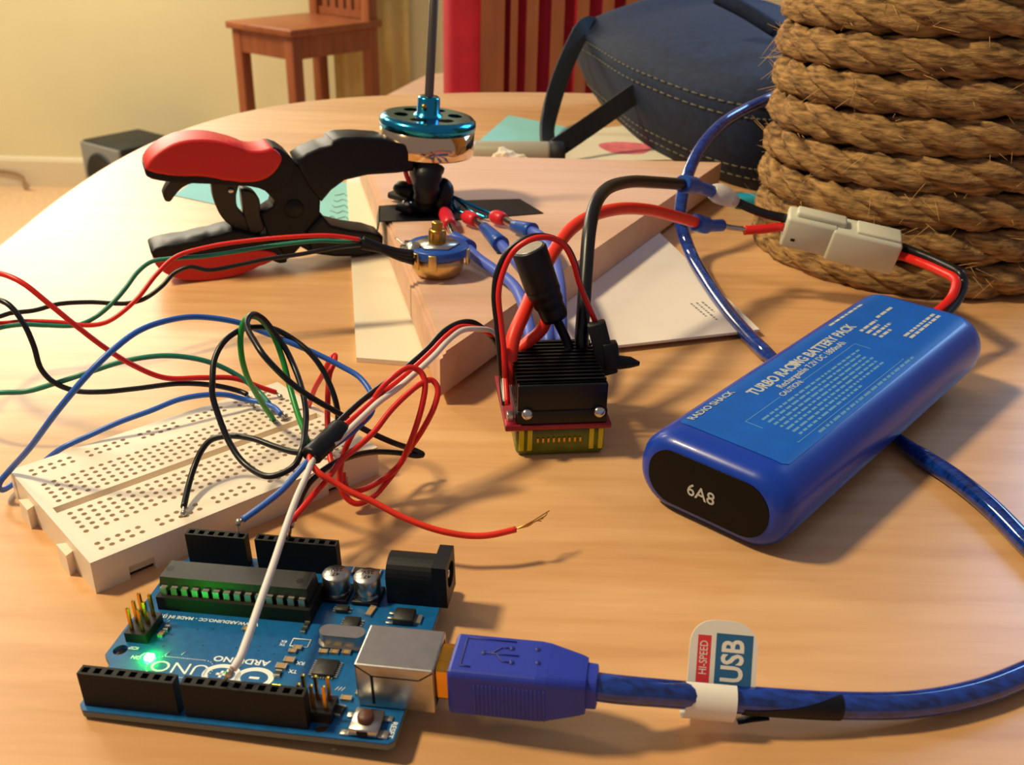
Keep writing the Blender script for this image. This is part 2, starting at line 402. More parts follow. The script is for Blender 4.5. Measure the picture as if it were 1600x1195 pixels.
# ---- second chair just behind the table, red cloth behind its slats
def chair2():
    Y = 1150.0
    t = thing('slatted_chair', 'slat-backed wooden chair pushed up behind the far table edge', 'chair', (60, Y, FLOOR))
    ztop = 180.0
    for (u0, u1, th) in ((751, 788, 26), (797, 808, 12), (822, 840, 12), (860, 880, 12), (900, 918, 12), (938, 956, 12), (974, 1010, 26)):
        a = P(u0, 70, Y); b = P(u1, 70, Y)
        post = th > 20
        wpart('back_post' if post else 'slat', MB().box((a.x, Y, FLOOR if post else -330), (b.x, Y + (10 if post else 5), ztop)), M_CHAIR, t)
    x0 = P(751, 70, Y).x; x1 = P(1010, 70, Y).x
    wpart('top_rail', MB().rbox((x0 - 5, Y - 4, ztop - 10), (x1 + 5, Y + 30, ztop + 60), 5), M_CHAIR, t)
    wpart('seat', MB().rbox((x0 - 40, Y + 20, -400), (x1 + 40, Y + 360, -375), 6), M_CHAIR, t)
    for x in (x0 - 30, x1 + 5): wpart('front_leg', MB().rbox((x, Y + 320, FLOOR), (x + 28, Y + 350, -400), 3), M_CHAIR, t)
    for x in (x0, x1 - 28): wpart('side_rail', MB().box((x, Y + 30, -450), (x + 20, Y + 330, -400)), M_CHAIR, t)
    # red cloth hanging behind the back
    mb = MB(); Yc = Y + 17; xa = P(688, 70, Yc).x; xb = P(1040, 70, Yc).x
    n = 60; vs = []; fs = []
    for j, z in enumerate((-330, -120, 60, 165)):
        for side in (0, 1):
            for i in range(n + 1):
                f = i / n; x = xa + (xb - xa) * f
                y = Yc + 4 * math.sin(f * 26 + 0.4 * j) + (14 if side else 0) + 40 * max(0, (0.06 - f) / 0.06) ** 2
                vs.append((x, y, z))
    m_ = 2 * (n + 1)
    for j in range(3):
        for i in range(n):
            a = j * m_ + i; fs.append((a, a + 1, a + m_ + 1, a + m_)); a += n + 1; fs.append((a + 1, a, a + m_, a + m_ + 1))
        for e in (0, n): fs.append((j * m_ + e, j * m_ + n + 1 + e, (j + 1) * m_ + n + 1 + e, (j + 1) * m_ + e))
    for j in (0, 3):
        for i in range(n): a = j * m_ + i; fs.append((a, a + 1, a + n + 2, a + n + 1))
    mb.add(vs, fs, True)
    single('hanging_cloth', mb, M_RUBRED, 'deep red cloth hanging behind the slatted chair back', 'cloth')
chair2()

# ---- curtain
def curtain():
    Y = 3330.0; xa = P(520, 70, Y).x; xb = P(640, 70, Y).x
    mb = MB(); n = 80; zs = (FLOOR + 5, -200, 600, 1500); vs = []; fs = []
    for z in zs:
        for dy in (0, 6):
            for i in range(n + 1):
                f = i / n; vs.append((xa + (xb - xa) * f, Y + dy + 9 * math.sin(f * 30) + 6 * math.sin(f * 13 + 1), z))
    m_ = 2 * (n + 1)
    for j in range(len(zs) - 1):
        for i in range(n):
            a = j * m_ + i; fs.append((a, a + 1, a + m_ + 1, a + m_)); a += n + 1; fs.append((a + 1, a, a + m_, a + m_ + 1))
        for e in (0, n): fs.append((j * m_ + e, j * m_ + n + 1 + e, (j + 1) * m_ + n + 1 + e, (j + 1) * m_ + e))
    for j in (0, len(zs) - 1):
        for i in range(n): a = j * m_ + i; fs.append((a, a + 1, a + n + 2, a + n + 1))
    mb.add(vs, fs, True); single('curtain', mb, M_CURT, 'sand coloured curtain hanging in folds beside the cherry chair', 'curtain')
curtain()

# ---- low bench glimpsed between curtain and red cloth
def bench():
    q = [P(598, 152, -240), P(668, 116, -240), P(790, 106, -240), P(830, 152, -240)]
    c = sum(q, Vector()) / 4
    t = thing('bench', 'pale tan bench glimpsed behind the motor shaft beside the curtain', 'bench', (c.x, c.y, FLOOR))
    mb = MB(); mb.prism([(p_.x, p_.y) for p_ in q], -270, -240); wpart('bench_top', mb, M_BLOCK, t)
    for p_ in q:
        k = c.lerp(p_, .88); wpart('leg', MB().box((k.x - 18, k.y - 18, FLOOR), (k.x + 18, k.y + 18, -270)), M_CHAIR, t)
bench()

# ---- speaker on the floor
def speaker():
    Y = 3080.0; a = P(170, 226, Y); zt = a.z; c = Vector((a.x + 60, Y - 60, FLOOR))
    rot = RZ(0.95); h = zt - FLOOR
    t = thing('floor_speaker', 'grey box speaker standing on the carpet by the skirting board', 'speaker', c, rot)
    part('cabinet', MB().rbox((0, 0, 0), (210, 210, h), 6), M_SPKDK, t)
    part('front_panel', MB().rbox((-10, 4, 4), (2, 206, h - 4), 4), M_GREYBOX, t)
    M = T4((-10, 105, h - 100)) @ Matrix.Rotation(-math.pi / 2, 4, 'Y')
    part('cone', MB().lathe([(0, 2), (30, 1), (62, 8), (72, 8), (74, 0)], 32, M), M_SPKDK, t)
    mb = MB().tube(spline([(c.x + 40, Y + 210, FLOOR + 20), (c.x - 150, Y + 250, FLOOR + 4), (c.x - 480, Y + 262, FLOOR + 4), (c.x - 500, Y + 290, FLOOR + 40), (c.x - 700, Y + 300, FLOOR + 60)], 10), 5, 8)
    single('speaker_cord', mb, M_CORD, 'thin brown cord running along the skirting board', 'cord')
speaker()

# ================================================================ PAPERS AND THE WOOD BLOCK
def sheet(name, corners, th, m, label, cat, z0=0.0):
    mb = MB(); mb.prism([(p.x, p.y) for p in corners], z0, z0 + th); return single(name, mb, m, label, cat)
sheet('folded_card', px([(557, 560, 1.5), (690, 570, 1.5), (760, 330, 1.5), (541, 268, 1.5)]), 1.8, M_PAPER2, 'cream folded card sticking out left of the wood block', 'card', 0.1)
env = sheet('envelope', px([(800, 566, 1), (1186, 522, 1), (1005, 345, 1), (760, 375, 1)]), 1.0, M_PAPER, 'white envelope under the right side of the wood block', 'envelope', 2.0)
e0 = env.location / S
mb = MB()
a = P(1078, 474, 3.0); d1 = (P(1112, 503, 3.0) - a); d2 = (P(1108, 470, 3.0) - a).normalized()
for r_, ln in ((0, 0.72), (1, 0.95), (2, 0.55)):
    o_ = a + d2 * (2.6 * r_); q = d1.normalized(); Ln = d1.length * ln; k = 0.0
    while k < Ln:
        wd = random.uniform(1.0, 2.4); b0 = o_ + q * k; b1 = o_ + q * min(k + wd, Ln); h = d2 * 0.9
        mb.add([(b0.x, b0.y, 3.02), (b1.x, b1.y, 3.02), (b1.x + h.x, b1.y + h.y, 3.02), (b0.x + h.x, b0.y + h.y, 3.02)], [(0, 1, 2, 3)]); k += wd + 0.7
wpart('address_print', mb, M_INK, env)

tl = sheet('teal_note', px([(272, 305, 0.3), (548, 364, 0.3), (562, 288, 0.3), (330, 262, 0.3)]), 0.3, M_TEALP, 'teal paper note lying beneath the wire stripper', 'paper', 0.05)
mb = MB()
for k in range(5):
    a = P(512 + 3 * k, 340 - 9 * k, 0.4)
    pts_ = [a + Vector((2.2 * j, 2.4 * math.sin(j * 2.1 + k), 0.05)) for j in range(9)]
    mb.tube(spline(pts_, 4), 0.22, 4)
wpart('handwriting', mb, M_INK, tl)
sheet('teal_sheet', px([(735, 232, 0.2), (795, 180, 0.2), (905, 203, 0.2), (872, 238, 0.2)]), 0.3, M_TEALP, 'teal paper sheet on the table behind the motor', 'paper', 0.05)
hs = sheet('crayon_drawing', px([(860, 254, 0.2), (905, 205, 0.2), (985, 196, 0.2), (1062, 250, 0.2)]), 0.25, M_PAPER2, 'cream paper with a red crayon mark beside the denim bag', 'paper', 0.4)
c_ = P(978, 231, 0.7)
wpart('crayon_mark', MB().prism([(c_.x + 17 * math.cos(t) * (1 + .12 * math.sin(3 * t)), c_.y + 19 * math.sin(t) * (1 + .1 * math.cos(2 * t))) for t in [2 * math.pi * k / 22 for k in range(22)]], 0.66, 0.70), M_HEART, hs)
# marker pen + tissue
a = P(738, 238, 7); b = P(858, 239, 7)
t = thing('marker_pen', 'thick grey marker pen lying behind the wood block', 'pen', (a.x, a.y, 0))
dv = (b - a).normalized()
wpart('barrel', MB().tube([a, a + dv * 2, a + dv * 45, b], [5.5, 7, 7, 7], 16), M_MARKER, t)
wpart('cap', MB().tube([b, b + dv * 8, b + dv * 9.5], [7.4, 7.4, 6], 16), M_BLACKM, t)
bm = bmesh.new(); bmesh.ops.create_icosphere(bm, subdivisions=4, radius=1)
c_ = P(796, 247, 4); vs = []
for v in bm.verts:
    k = 1 + 0.22 * math.sin(5 * v.co.x + 3 * v.co.z) + 0.15 * math.sin(9 * v.co.y + 2 * v.co.x) + 0.1 * math.sin(14 * v.co.x - 6 * v.co.y)
    vs.append((c_.x + v.co.x * 14 * k, 582 + v.co.y * 8 * k, max(0.1, 6 + v.co.z * 7 * k)))
mb = MB(); mb.add(vs, [tuple(v.index for v in f.verts) for f in bm.faces], False); bm.free()
single('crumpled_tissue', mb, M_TISSUE, 'crumpled white tissue by the marker pen', 'tissue')

# wood block, mitred to a sharp tip, stepped edge along the left side
ZW = 18.0; ZB = 3.1
tip = (-23.4, 287.6); fr = (113.5, 549); fl = (-88.5, 549)
lv = Vector((fl[0] - tip[0], fl[1] - tip[1], 0)).normalized(); ln_ = Vector((lv.y, -lv.x, 0))
if ln_.x < 0: ln_ = -ln_
def wedge(off, z0, z1, mb):
    # the same triangle-like plan, its left edge moved in by off
    rv = Vector((fr[0] - tip[0], fr[1] - tip[1], 0)).normalized()
    k = off / abs(lv.cross(rv).z) ; t0 = Vector((tip[0], tip[1], 0)) + rv * k
    k2 = off / abs(lv.x * 0 + lv.y * 1) ; f0 = (fl[0] + off / abs(lv.y), fl[1])
    mb.prism([(t0.x, t0.y), fr, f0], z0, z1)
mb = MB(); wedge(0, 0.0, ZW - 1.6, mb); wedge(1.3, ZW - 1.6, ZW - .7, mb); wedge(2.6, ZW - .7, ZW, mb)
mb.v = [(x, y, max(z, 3.15) if z < 3.15 else z) for x, y, z in mb.v]
single('wood_block', mb, M_BLOCK, 'mitred pine board offcut carrying the motor and potentiometer', 'wood block')

# black tape strip stuck across the block
mb = MB()
tp = px([(592, 346, ZW + .3), (592, 322, ZW + .3), (700, 314, ZW + .3), (812, 311, ZW + .3), (849, 333, ZW + .3), (730, 343, ZW + .3)])
mb.prism([(p.x, p.y) for p in tp], ZW + 0.02, ZW + 0.5)
a, b = tp[0], tp[1]
mb.add([(a.x, a.y, ZW + .5), (b.x, b.y, ZW + .5), (b.x - 1.2, b.y, ZW - 5), (a.x - 1.2, a.y, ZW - 5), (a.x + .5, a.y, ZW + .5), (b.x + .5, b.y, ZW + .5), (b.x - .7, b.y, ZW - 5), (a.x - .7, a.y, ZW - 5)],
       [(0, 1, 2, 3), (4, 7, 6, 5), (0, 3, 7, 4), (1, 5, 6, 2), (3, 2, 6, 7), (0, 4, 5, 1)])
single('tape_strip', mb, M_TAPE, 'strip of black electrical tape across the wood block', 'tape')

# ================================================================ MOTOR
def motor():
    base = Vector((-43.5, 452, ZW + 0.5)); top = P(680, 2, 452)
    axis = Vector((6.0, 0, 90)).normalized()
    q = Vector((0, 0, 1)).rotation_difference(axis).to_matrix()
    t = thing('brushless_motor', 'teal and chrome motor with tall steel shaft taped upright on the wood block', 'motor', base, q)
    # local z: 0 on the wood
    bt, bb = 41.6, 25.2
    part('can', MB().lathe([(18.6, bb), (21.2, bb), (21.4, bb + .5), (21.4, bt - 3.4), (19, bt - 3.4), (18.6, bb)], 72), M_CHROME, t)
    mb = MB(); n = 120; nr = 22; R0, R1 = 6.2, 18.8
    vs = [((R0 + (R1 - R0) * j / nr) * math.cos(2 * math.pi * i / n), (R0 + (R1 - R0) * j / nr) * math.sin(2 * math.pi * i / n), bt) for j in range(nr + 1) for i in range(n)]
    fs = []
    for j in range(nr):
        for i in range(n):
            rm = R0 + (R1 - R0) * (j + .5) / nr; am = 2 * math.pi * (i + .5) / n
            x, y = rm * math.cos(am), rm * math.sin(am); hole = False
            for k in range(6):
                ak = 2 * math.pi * k / 6 + 0.25
                lx = x * math.cos(ak) + y * math.sin(ak) - 12.2; ly = -x * math.sin(ak) + y * math.cos(ak)
                if (lx / 3.1) ** 2 + (ly / 4.0) ** 2 < 1: hole = True
            if not hole: fs.append((j * n + i, j * n + (i + 1) % n, (j + 1) * n + (i + 1) % n, (j + 1) * n + i))
    mb.add(vs, fs)
    mb.lathe([(18.8, bt), (20.4, bt - .4), (21.6, bt - 1.6), (21.9, bt - 3.0), (21.6, bt - 5.2), (20, bt - 5.2)], 72)
    part('bell_cap', mb, M_TEAL, t)
    part('bell_interior', MB().lathe([(0, bt - 3.5), (18, bt - 3.5)], 32), M_PIT, t)
    hub = part('hub', MB().lathe([(6.6, bt), (6.2, bt + .6), (5.2, bt + 1.4), (5.0, bt + 7.6), (4.3, bt + 8.4), (2.2, bt + 8.4)], 40), M_TEAL, t)
    part('set_screw', MB().lathe([(0, 1.0), (1.2, 1.0), (1.2, 0)], 12, T4((-1.5, -4.9, bt + 4.5)) @ Matrix.Rotation(math.pi / 2, 4, 'X')), M_BRASS, hub)
    part('shaft', MB().lathe([(0, 91.5), (1.7, 91.5), (2.0, 91), (2.0, bb)], 20), M_SHAFT, t)
    mb = MB().lathe([(0, bb), (17.5, bb), (17.5, bb + .6)], 32)
    part('stator', mb, M_PIT, t)
    mb = MB().lathe([(7.5, 0), (8.5, 3), (8.2, 9), (6.2, 15), (5.2, 19), (5.6, bb)], 24)
    part('taped_mount', mb, M_TAPE, t, 'post wrapped in black electrical tape')
    for k in range(4):
        a = math.pi / 4 + k * math.pi / 2 + .3
        M = T4((12 * math.cos(a), 12 * math.sin(a), 0)) @ Matrix.Rotation(a, 4, 'Z')
        part('mount_arm', MB().rbox((-9, -4.5, 0), (6, 4.5, 3.4), 1.2, 2, M), M_BLACKM, t)
        part('mount_screw', MB().lathe([(0, 5), (1.8, 5), (2.2, 4.4), (2.2, 3.2)], 12, M @ T4((2, 0, 0))), M_STEEL, t)
    part('coil_lead', MB().tube(spline([(-9, -9, bb - .2), (-8.0, -9.5, 17), (-6.0, -9, 12), (-5, -8, 9)], 6), 1.1, 8), M_CRIMPR, t)
    part('coil_lead', MB().tube(spline([(-6, -10, bb - .2), (-5.5, -10, 17), (-4.0, -9.4, 12), (-3, -8.5, 9)], 6), 0.9, 8), M_WHT, t)
    # big taped lump in front of the mount
    lump = [(0, -6, 4.6), (3, -9, 5.0), (8, -11, 5.6), (13, -13, 6.6), (18, -12, 6.8), (22, -9, 6.0)]
    part('tape_lump', MB().tube(spline([(1.5 + .06 * z, y - 6, z + .3) for z, y, _ in lump], 4), [4.2 + 2.6 * k / 20 + .35 * math.sin(k * 1.7) for k in range(21)], 14, flat=.8), M_TAPE, t)
    part('tape_knot', MB().tube(spline([(8, -12, 2), (9.5, -13, 7), (10, -12, 12), (8.5, -10, 16)], 5), [3.4, 3.8, 4.2, 4.4, 4.5, 4.5, 4.4, 4.2, 4.3, 4.4, 4.2, 3.9, 3.5, 3.0, 2.3, 1.2], 12), M_TAPE, t)
    part('tape_knot', MB().tube(spline([(-4, -10, 8), (-9, -8, 9), (-13.5, -6, 8.5)], 5), [3.8] * 6 + [3.6, 3.4, 3.0, 2.2, 1.0], 12), M_TAPE, t)
    # teal phase leads fanning out on the right
    for k, (x1, y1) in enumerate(((22, -20), (30, -22), (37, -20))):
        part('phase_lead', MB().tube(spline([(7, -3 - k, 9), (13 + 2 * k, -8 - k, 7), (x1 - 6, y1 + 4, 4), (x1, y1, 3.4)], 6), 0.8, 6), M_TEAL, t)
motor()

# ================================================================ POTENTIOMETER
def pot():
    c = Vector((-29.8, 362, ZW)); t = thing('potentiometer', 'brass and blue potentiometer standing on the wood block tip', 'potentiometer', c)
    part('back_can', MB().lathe([(0, 0), (6.5, 0), (8.5, .8), (9.8, 2.8), (10.2, 5.5), (10.2, 8.5), (0, 8.5)], 36), M_BRASSP, t)
    part('ring', MB().lathe([(0, 8.5), (11.6, 8.5), (11.9, 9), (11.9, 11.5), (11.5, 12), (0, 12)], 36), M_CRIMP, t, 'blue plastic ring')
    for a in (-2.25, -1.65, -0.2, 1.2, 2.6):
        M = Matrix.Rotation(a, 4, 'Z'); part('tab', MB().rbox((11.3, -1.6, 5), (12.6, 1.6, 11.4), .5, 2, M), M_BRASSP, t)
    part('top_plate', MB().lathe([(0, 12), (8.6, 12), (8.6, 12.8), (0, 12.8)], 6), M_NICKEL, t)
    mb = MB(); z = 12.8; prof = [(3.4, z)]
    while z < 17.5: prof += [(3.5, z + .1), (3.1, z + .4)]; z += .6
    prof += [(3.2, 17.8), (0, 17.8)]
    part('bushing', mb.lathe(prof, 20), M_BRASS, t)
    mb = MB().lathe([(2.1, 17), (2.1, 20.6), (1.7, 21), (0, 21)], 14); part('spindle', mb, M_BRASS, t)
    part('solder_lugs', MB().rbox((-13.5, -8, 10.2), (-8, -3.5, 11.0), .3).rbox((-14.5, -3, 10.2), (-9, 1.5, 11.0), .3).rbox((-13.5, 2.5, 10.2), (-8, 7, 11), .3), M_STEEL, t)
    part('solder_blob', MB().lathe([(0, 3.2), (2.4, 2.4), (3.2, 0)], 12, T4((-9, -3.6, 10.8))), M_SOLDER, t)
    part('hook_wire', MB().tube(spline([(-8, -2, 11), (-13, 4, 10), (-17, 8, 11.5)], 6), .35, 6), M_SOLDER, t)
pot()

# ================================================================ CRIMPED MOTOR PHASE LINKS
def phase(pts_red, pts_metal, pts_blue, wire, label, wr=2.1):
    a = P(*pts_red[0]); t = thing('motor_phase_wire', label, 'wire', (a.x, a.y, 0), group='motor phase wires')
    def seg(nm, pp, r, m):
        w_ = px(pp); return wpart(nm, MB().tube(spline(w_, 6), r, 12), m, t)
    pr_ = px(pts_red); q = spline(pr_, 4); wpart('red_crimp', MB().tube(q, [2.2] + [3.1] * (len(q) - 2) + [2.6], 14), M_CRIMPR, t)
    seg('bullet', pts_metal, 1.7, M_STEEL)
    q = spline(px(pts_blue), 4); L = len(q); wpart('blue_crimp', MB().tube(q, [2.4 + 1.2 * k / (L - 1) for k in range(L)], 14), M_CRIMP, t)
    q = spline(px(wire), 8); wpart('insulation', MB().tube(q, wr, 12), M_MBLU, t)
phase([(694, 330, 22), (703, 352, 22)], [(702, 350, 22), (712, 372, 23)], [(710, 370, 24), (732, 388, 24)],
      [(728, 385, 24), (748, 404, 22.5), (776, 424, 22), (798, 441, 22), (815, 468, 23), (824, 500, 22), (830, 534, 20), (832, 560, 14)], 'blue motor lead nearest the potentiometer, first of three')
phase([(726, 337, 22), (744, 345, 22)], [(742, 344, 22), (757, 356, 22)], [(756, 355, 22), (783, 382, 22)],
      [(778, 376, 22), (797, 398, 22), (820, 425, 23), (842, 455, 24), (854, 495, 23), (857, 534, 20), (857, 560, 14)], 'blue motor lead passing behind the capacitor, middle of three')
phase([(769, 337, 22), (788, 343, 22)], [(786, 342, 22), (806, 353, 22)], [(803, 352, 22), (832, 361, 23)],
      [(826, 359, 23), (846, 370, 24), (864, 398, 25), (874, 440, 26), (877, 490, 25), (877, 534, 20), (877, 556, 14)], 'blue motor lead farthest from the potentiometer, third of three')

# ================================================================ SPEED CONTROLLER
def esc():
    o = P(808, 708, 0); ang = 0.03
    t = thing('speed_controller', 'black finned motor speed controller with olive base standing before the wood block', 'controller', (1.6, 255.5, 0), RZ(0.12))
    W = 27.0; D = 32.0
    part('base', MB().rbox((0, 0, 0), (W, D, 9.5), 2.0, 3), M_ESCCASE, t, 'translucent olive green plastic base')
    for x in (0.9, 3.4, W - 5.0, W - 2.2):
        part('corner_rib', MB().rbox((x, -0.45, 2.2), (x + 1.5, .5, 9.2), .2), M_ESCYEL, t)
    for k in range(9): part('row_pin', MB().box((6.2 + 1.6 * k, -.5, 5.0), (6.8 + 1.6 * k, .2, 6.4)), M_BRASS, t)
    part('board', MB().rbox((-3.4, -1.2, 9.6), (W + 1.4, D + 1, 11.2), .25), M_ESCRED, t, 'dark red circuit board')
    part('corner_pad', MB().rbox((-3.2, -1.1, 9.4), (1.4, 3.0, 11.6), .3), M_CRIMPR, t)
    part('corner_part', MB().rbox((-2.6, 1.2, 11.3), (-.6, 4.4, 13.8), .3), M_TIN, t)
    hs = part('heatsink', MB().rbox((0, -0.8, 11.3), (W, D, 15.8), .4).box((0.4, 0.4, 15.8), (W - .4, 1.4, 24)).box((0.4, D - 1.4, 15.8), (W - .4, D - .4, 24)), M_HS, t)
    part('front_block', MB().rbox((0.2, -0.4, 13.5), (W - .2, 2.0, 24), .4), M_HS, hs)
    f0 = part('fin', MB().box((0.2, 0, 15.6), (W - .2, 0.9, 24.2)), M_HS, hs)
    for k in range(12):
        y = 2.9 + k * 2.45
        if k == 0: f0.location = Vector((0, y, 0)) * S
        else: copy_at(f0, hs, (0, y, 0))
    for x in (3.0, W - 2.6):
        part('screw', MB().lathe([(0, 1.5), (1.0, 1.4), (1.7, .8), (1.8, 0)], 16, T4((x, -.8, 15.0)) @ Matrix.Rotation(math.radians(50), 4, 'X')), M_STEEL, t)
    # plug resting on the right shoulder
    pl = thing('lead_plug', 'black plug block resting on the right side of the heatsink', 'plug', P(900, 590, 22))
    def peg(nm, A, B, wx, wy, bev):
        wpart(nm, MB().rbox((-wx, -wy, 0), (wx, wy, (A - B).length), bev, 2, T4(B) @ Vector((0, 0, 1)).rotation_difference(A - B).to_matrix().to_4x4()), M_BLACK, pl)
    peg('housing', P(931, 503, 281), P(951, 583, 277), 2.9, 3.4, .7)
    peg('socket', P(952, 534, 279), P(956, 574, 277), 2.4, 3.6, .6)
    q = px([(950, 566, 277), (968, 566, 277), (985, 566, 277), (999, 568, 277)]); wpart('shrink_tip', MB().tube(q, [2.4, 2.2, 1.8, .7], 12), M_TAPE, pl)
    # capacitor
    cp = thing('power_capacitor', 'black capacitor with silver top leaning up behind the heatsink', 'capacitor', P(870, 498, 283))
    A = P(826, 388, 283); B = P(846, 447, 283); Cc = P(868, 497, 283)
    d = (A - B).normalized()
    wpart('can', MB().tube([B - d * 2, B - d * .5, B, A - d * .6, A], [4.6, 5.2, 5.4, 5.4, 5.0], 24), M_TAPE, cp)
    wpart('end_cap', MB().tube([A - d * .2, A + d * .25], [4.5, 4.4], 24), M_NICKEL, cp)
    wpart('shrink_sleeve', MB().tube(spline([B, (B + Cc) / 2, Cc], 5), [5.3] * 3 + [4.8] * 3 + [4.3] * 4 + [4.0], 18), M_TAPE, cp)
    wpart('positive_leg', MB().tube(spline(px([(857, 492, 284), (846, 515, 284), (824, 535, 283), (810, 548, 282)]), 6), 2.0, 10), M_ORED, cp)
    wpart('negative_leg', MB().tube(spline(px([(868, 496, 284), (878, 516, 284), (888, 540, 283), (889, 556, 281)]), 6), 1.5, 10), M_TAPE, cp)
esc()

def wire(name, label, pts, r, m, group=None, cat='wire', ends=(), n=10, sub=8, mats=None):
    """a wire with bare ends; pts/ends in pixel + height/distance"""
    w_ = px(pts); t = thing(name, label, cat, (w_[0].x, w_[0].y, 0), group=group)
    wpart('insulation', MB().tube(spline(w_, sub), r, n), m, t)
    for e in ends:
        q = px(e); wpart('bare_end', MB().tube(spline(q, 4), 0.42, 6), M_SOLDER, t)
        b = q[len(q) // 2]; 
        mbb = MB().lathe([(0, -.9), (.7, -.6), (.9, 0), (.6, .7), (0, 1.0)], 8, T4(b)); wpart('solder_blob', mbb, M_SOLDER, t)
    return t

# thin red/black pair looping over the capacitor
wire('switch_lead', 'thin red lead arching over the capacitor into the black plug', [(789, 590, 262), (787, 545, 264), (783, 505, 266), (779, 460, 268), (785, 428, 270), (803, 392, 272), (830, 374, 273), (856, 371, 275), (880, 382, 278), (895, 408, 280), (904, 440, 282), (916, 470, 283), (930, 502, 283), (934, 515, 283)], 0.85, M_RED, 'thin pair over the capacitor')
wire('switch_lead', 'thin black lead paired with the red one over the capacitor', [(784, 590, 263), (780, 545, 265), (776, 505, 267), (772, 462, 269), (777, 425, 271), (796, 390, 273), (828, 370, 274.5), (858, 370, 276.5), (884, 384, 279.5), (899, 412, 281.5), (907, 445, 283.5), (918, 474, 284.5), (931, 505, 284.5), (936, 520, 284)], 0.85, M_BLK, 'thin pair over the capacitor')
# thick supply leads with blue crimps
def supply(m, label, pts, crimp, tail):
    w_ = px(pts); t = thing('supply_lead', label, 'wire', (w_[0].x, w_[0].y, 0))
    wpart('insulation', MB().tube(spline(w_, 10), 2.25, 14), m, t)
    q = spline(px(crimp), 4); L = len(q)
    wpart('blue_crimp', MB().tube(q, [3.4 if k < L * .45 else 2.5 for k in range(L)], 14), M_CRIMP, t)
    return t
sr = supply(M_ORED, 'thick orange-red lead from the controller to a blue crimp', [(797, 600, 270), (797, 560, 273), (803, 525, 277), (820, 486, 284), (842, 436, 296), (864, 395, 309), (890, 360, 322), (925, 337, 335), (970, 326, 348), (1015, 328, 360), (1055, 338, 370), (1090, 348, 379)], [(1086, 347, 378), (1104, 352, 382), (1128, 352, 387)], None)
sb = supply(M_BLK, 'thick black lead from the controller rising over the wood block', [(909, 560, 284), (909, 530, 285), (912, 480, 290), (916, 420, 298), (921, 360, 308), (931, 318, 320), (950, 294, 334), (985, 284, 350), (1025, 285, 364), (1068, 288, 378)], [(1066, 287, 377), (1085, 290, 384), (1115, 300, 392)], None)
# bare joint and leads on the connector
t = thing('connector_lead', 'short red lead from a metal spade into the white connector', 'wire', P(1140, 358, 30))
wpart('spade', MB().tube(spline(px([(1126, 351, 387), (1140, 355, 388), (1164, 358, 388)]), 4), 1.9, 8, flat=.6), M_NICKEL, t)
wpart('insulation', MB().tube(spline(px([(1162, 360, 388), (1190, 358, 388), (1224, 354, 389)]), 6), 1.9, 12), M_RED, t)
t = thing('connector_lead', 'short black lead with clear vinyl sleeve into the white connector', 'wire', P(1130, 305, 30))
q = spline(px([(1112, 299, 392), (1128, 304, 393), (1150, 316, 394)]), 4); wpart('clear_sleeve', MB().tube(q, [3.0, 3.6, 4.0, 4.2, 4.2, 4.0, 3.6, 3.2, 2.6], 14), M_CLEAR, t)
wpart('terminal', MB().tube(spline(px([(1112, 299, 392), (1128, 303, 393), (1138, 308, 393)]), 4), 1.4, 8), M_STEEL, t)
wpart('insulation', MB().tube(spline(px([(1146, 313, 394), (1165, 322, 393), (1195, 334, 391), (1228, 341, 390)]), 6), 1.9, 12), M_BLK, t)

# ================================================================ BATTERY CONNECTOR
def connector():
    A = P(1226, 350, 389); B = P(1402, 391, 380); d = (B - A); L = d.length; ex = d.normalized()
    ez = Vector((0, -.25, 1)); ez = (ez - ex * ez.dot(ex)).normalized(); ey = ez.cross(ex)
    rot = Matrix((ex, ey, ez)).transposed()
    t = thing('battery_connector', 'milky white nylon connector leaning against the rope post', 'connector', A, rot)
    part('plug_half', MB().rbox((0, -6, -7.2), (L * .44, 5, 6.4), 1.2, 2), M_NYLON, t)
    part('socket_half', MB().rbox((L * .40, -7, -8.2), (L, 6, 6.0), 1.2, 2), M_NYLON, t)
    part('latch', MB().rbox((3, -3.5, 5.8), (L * .5, 2.5, 8.6), .9, 2), M_NYLON, t)
    part('rim', MB().rbox((L * .60, -5, 5.4), (L * .98, 4, 7.2), .6, 2), M_NYLON, t)
    part('keyway', MB().rbox((3.4, -6.3, -3.4), (5.2, -5.8, -2.2), .2), M_PIT, t)
connector()

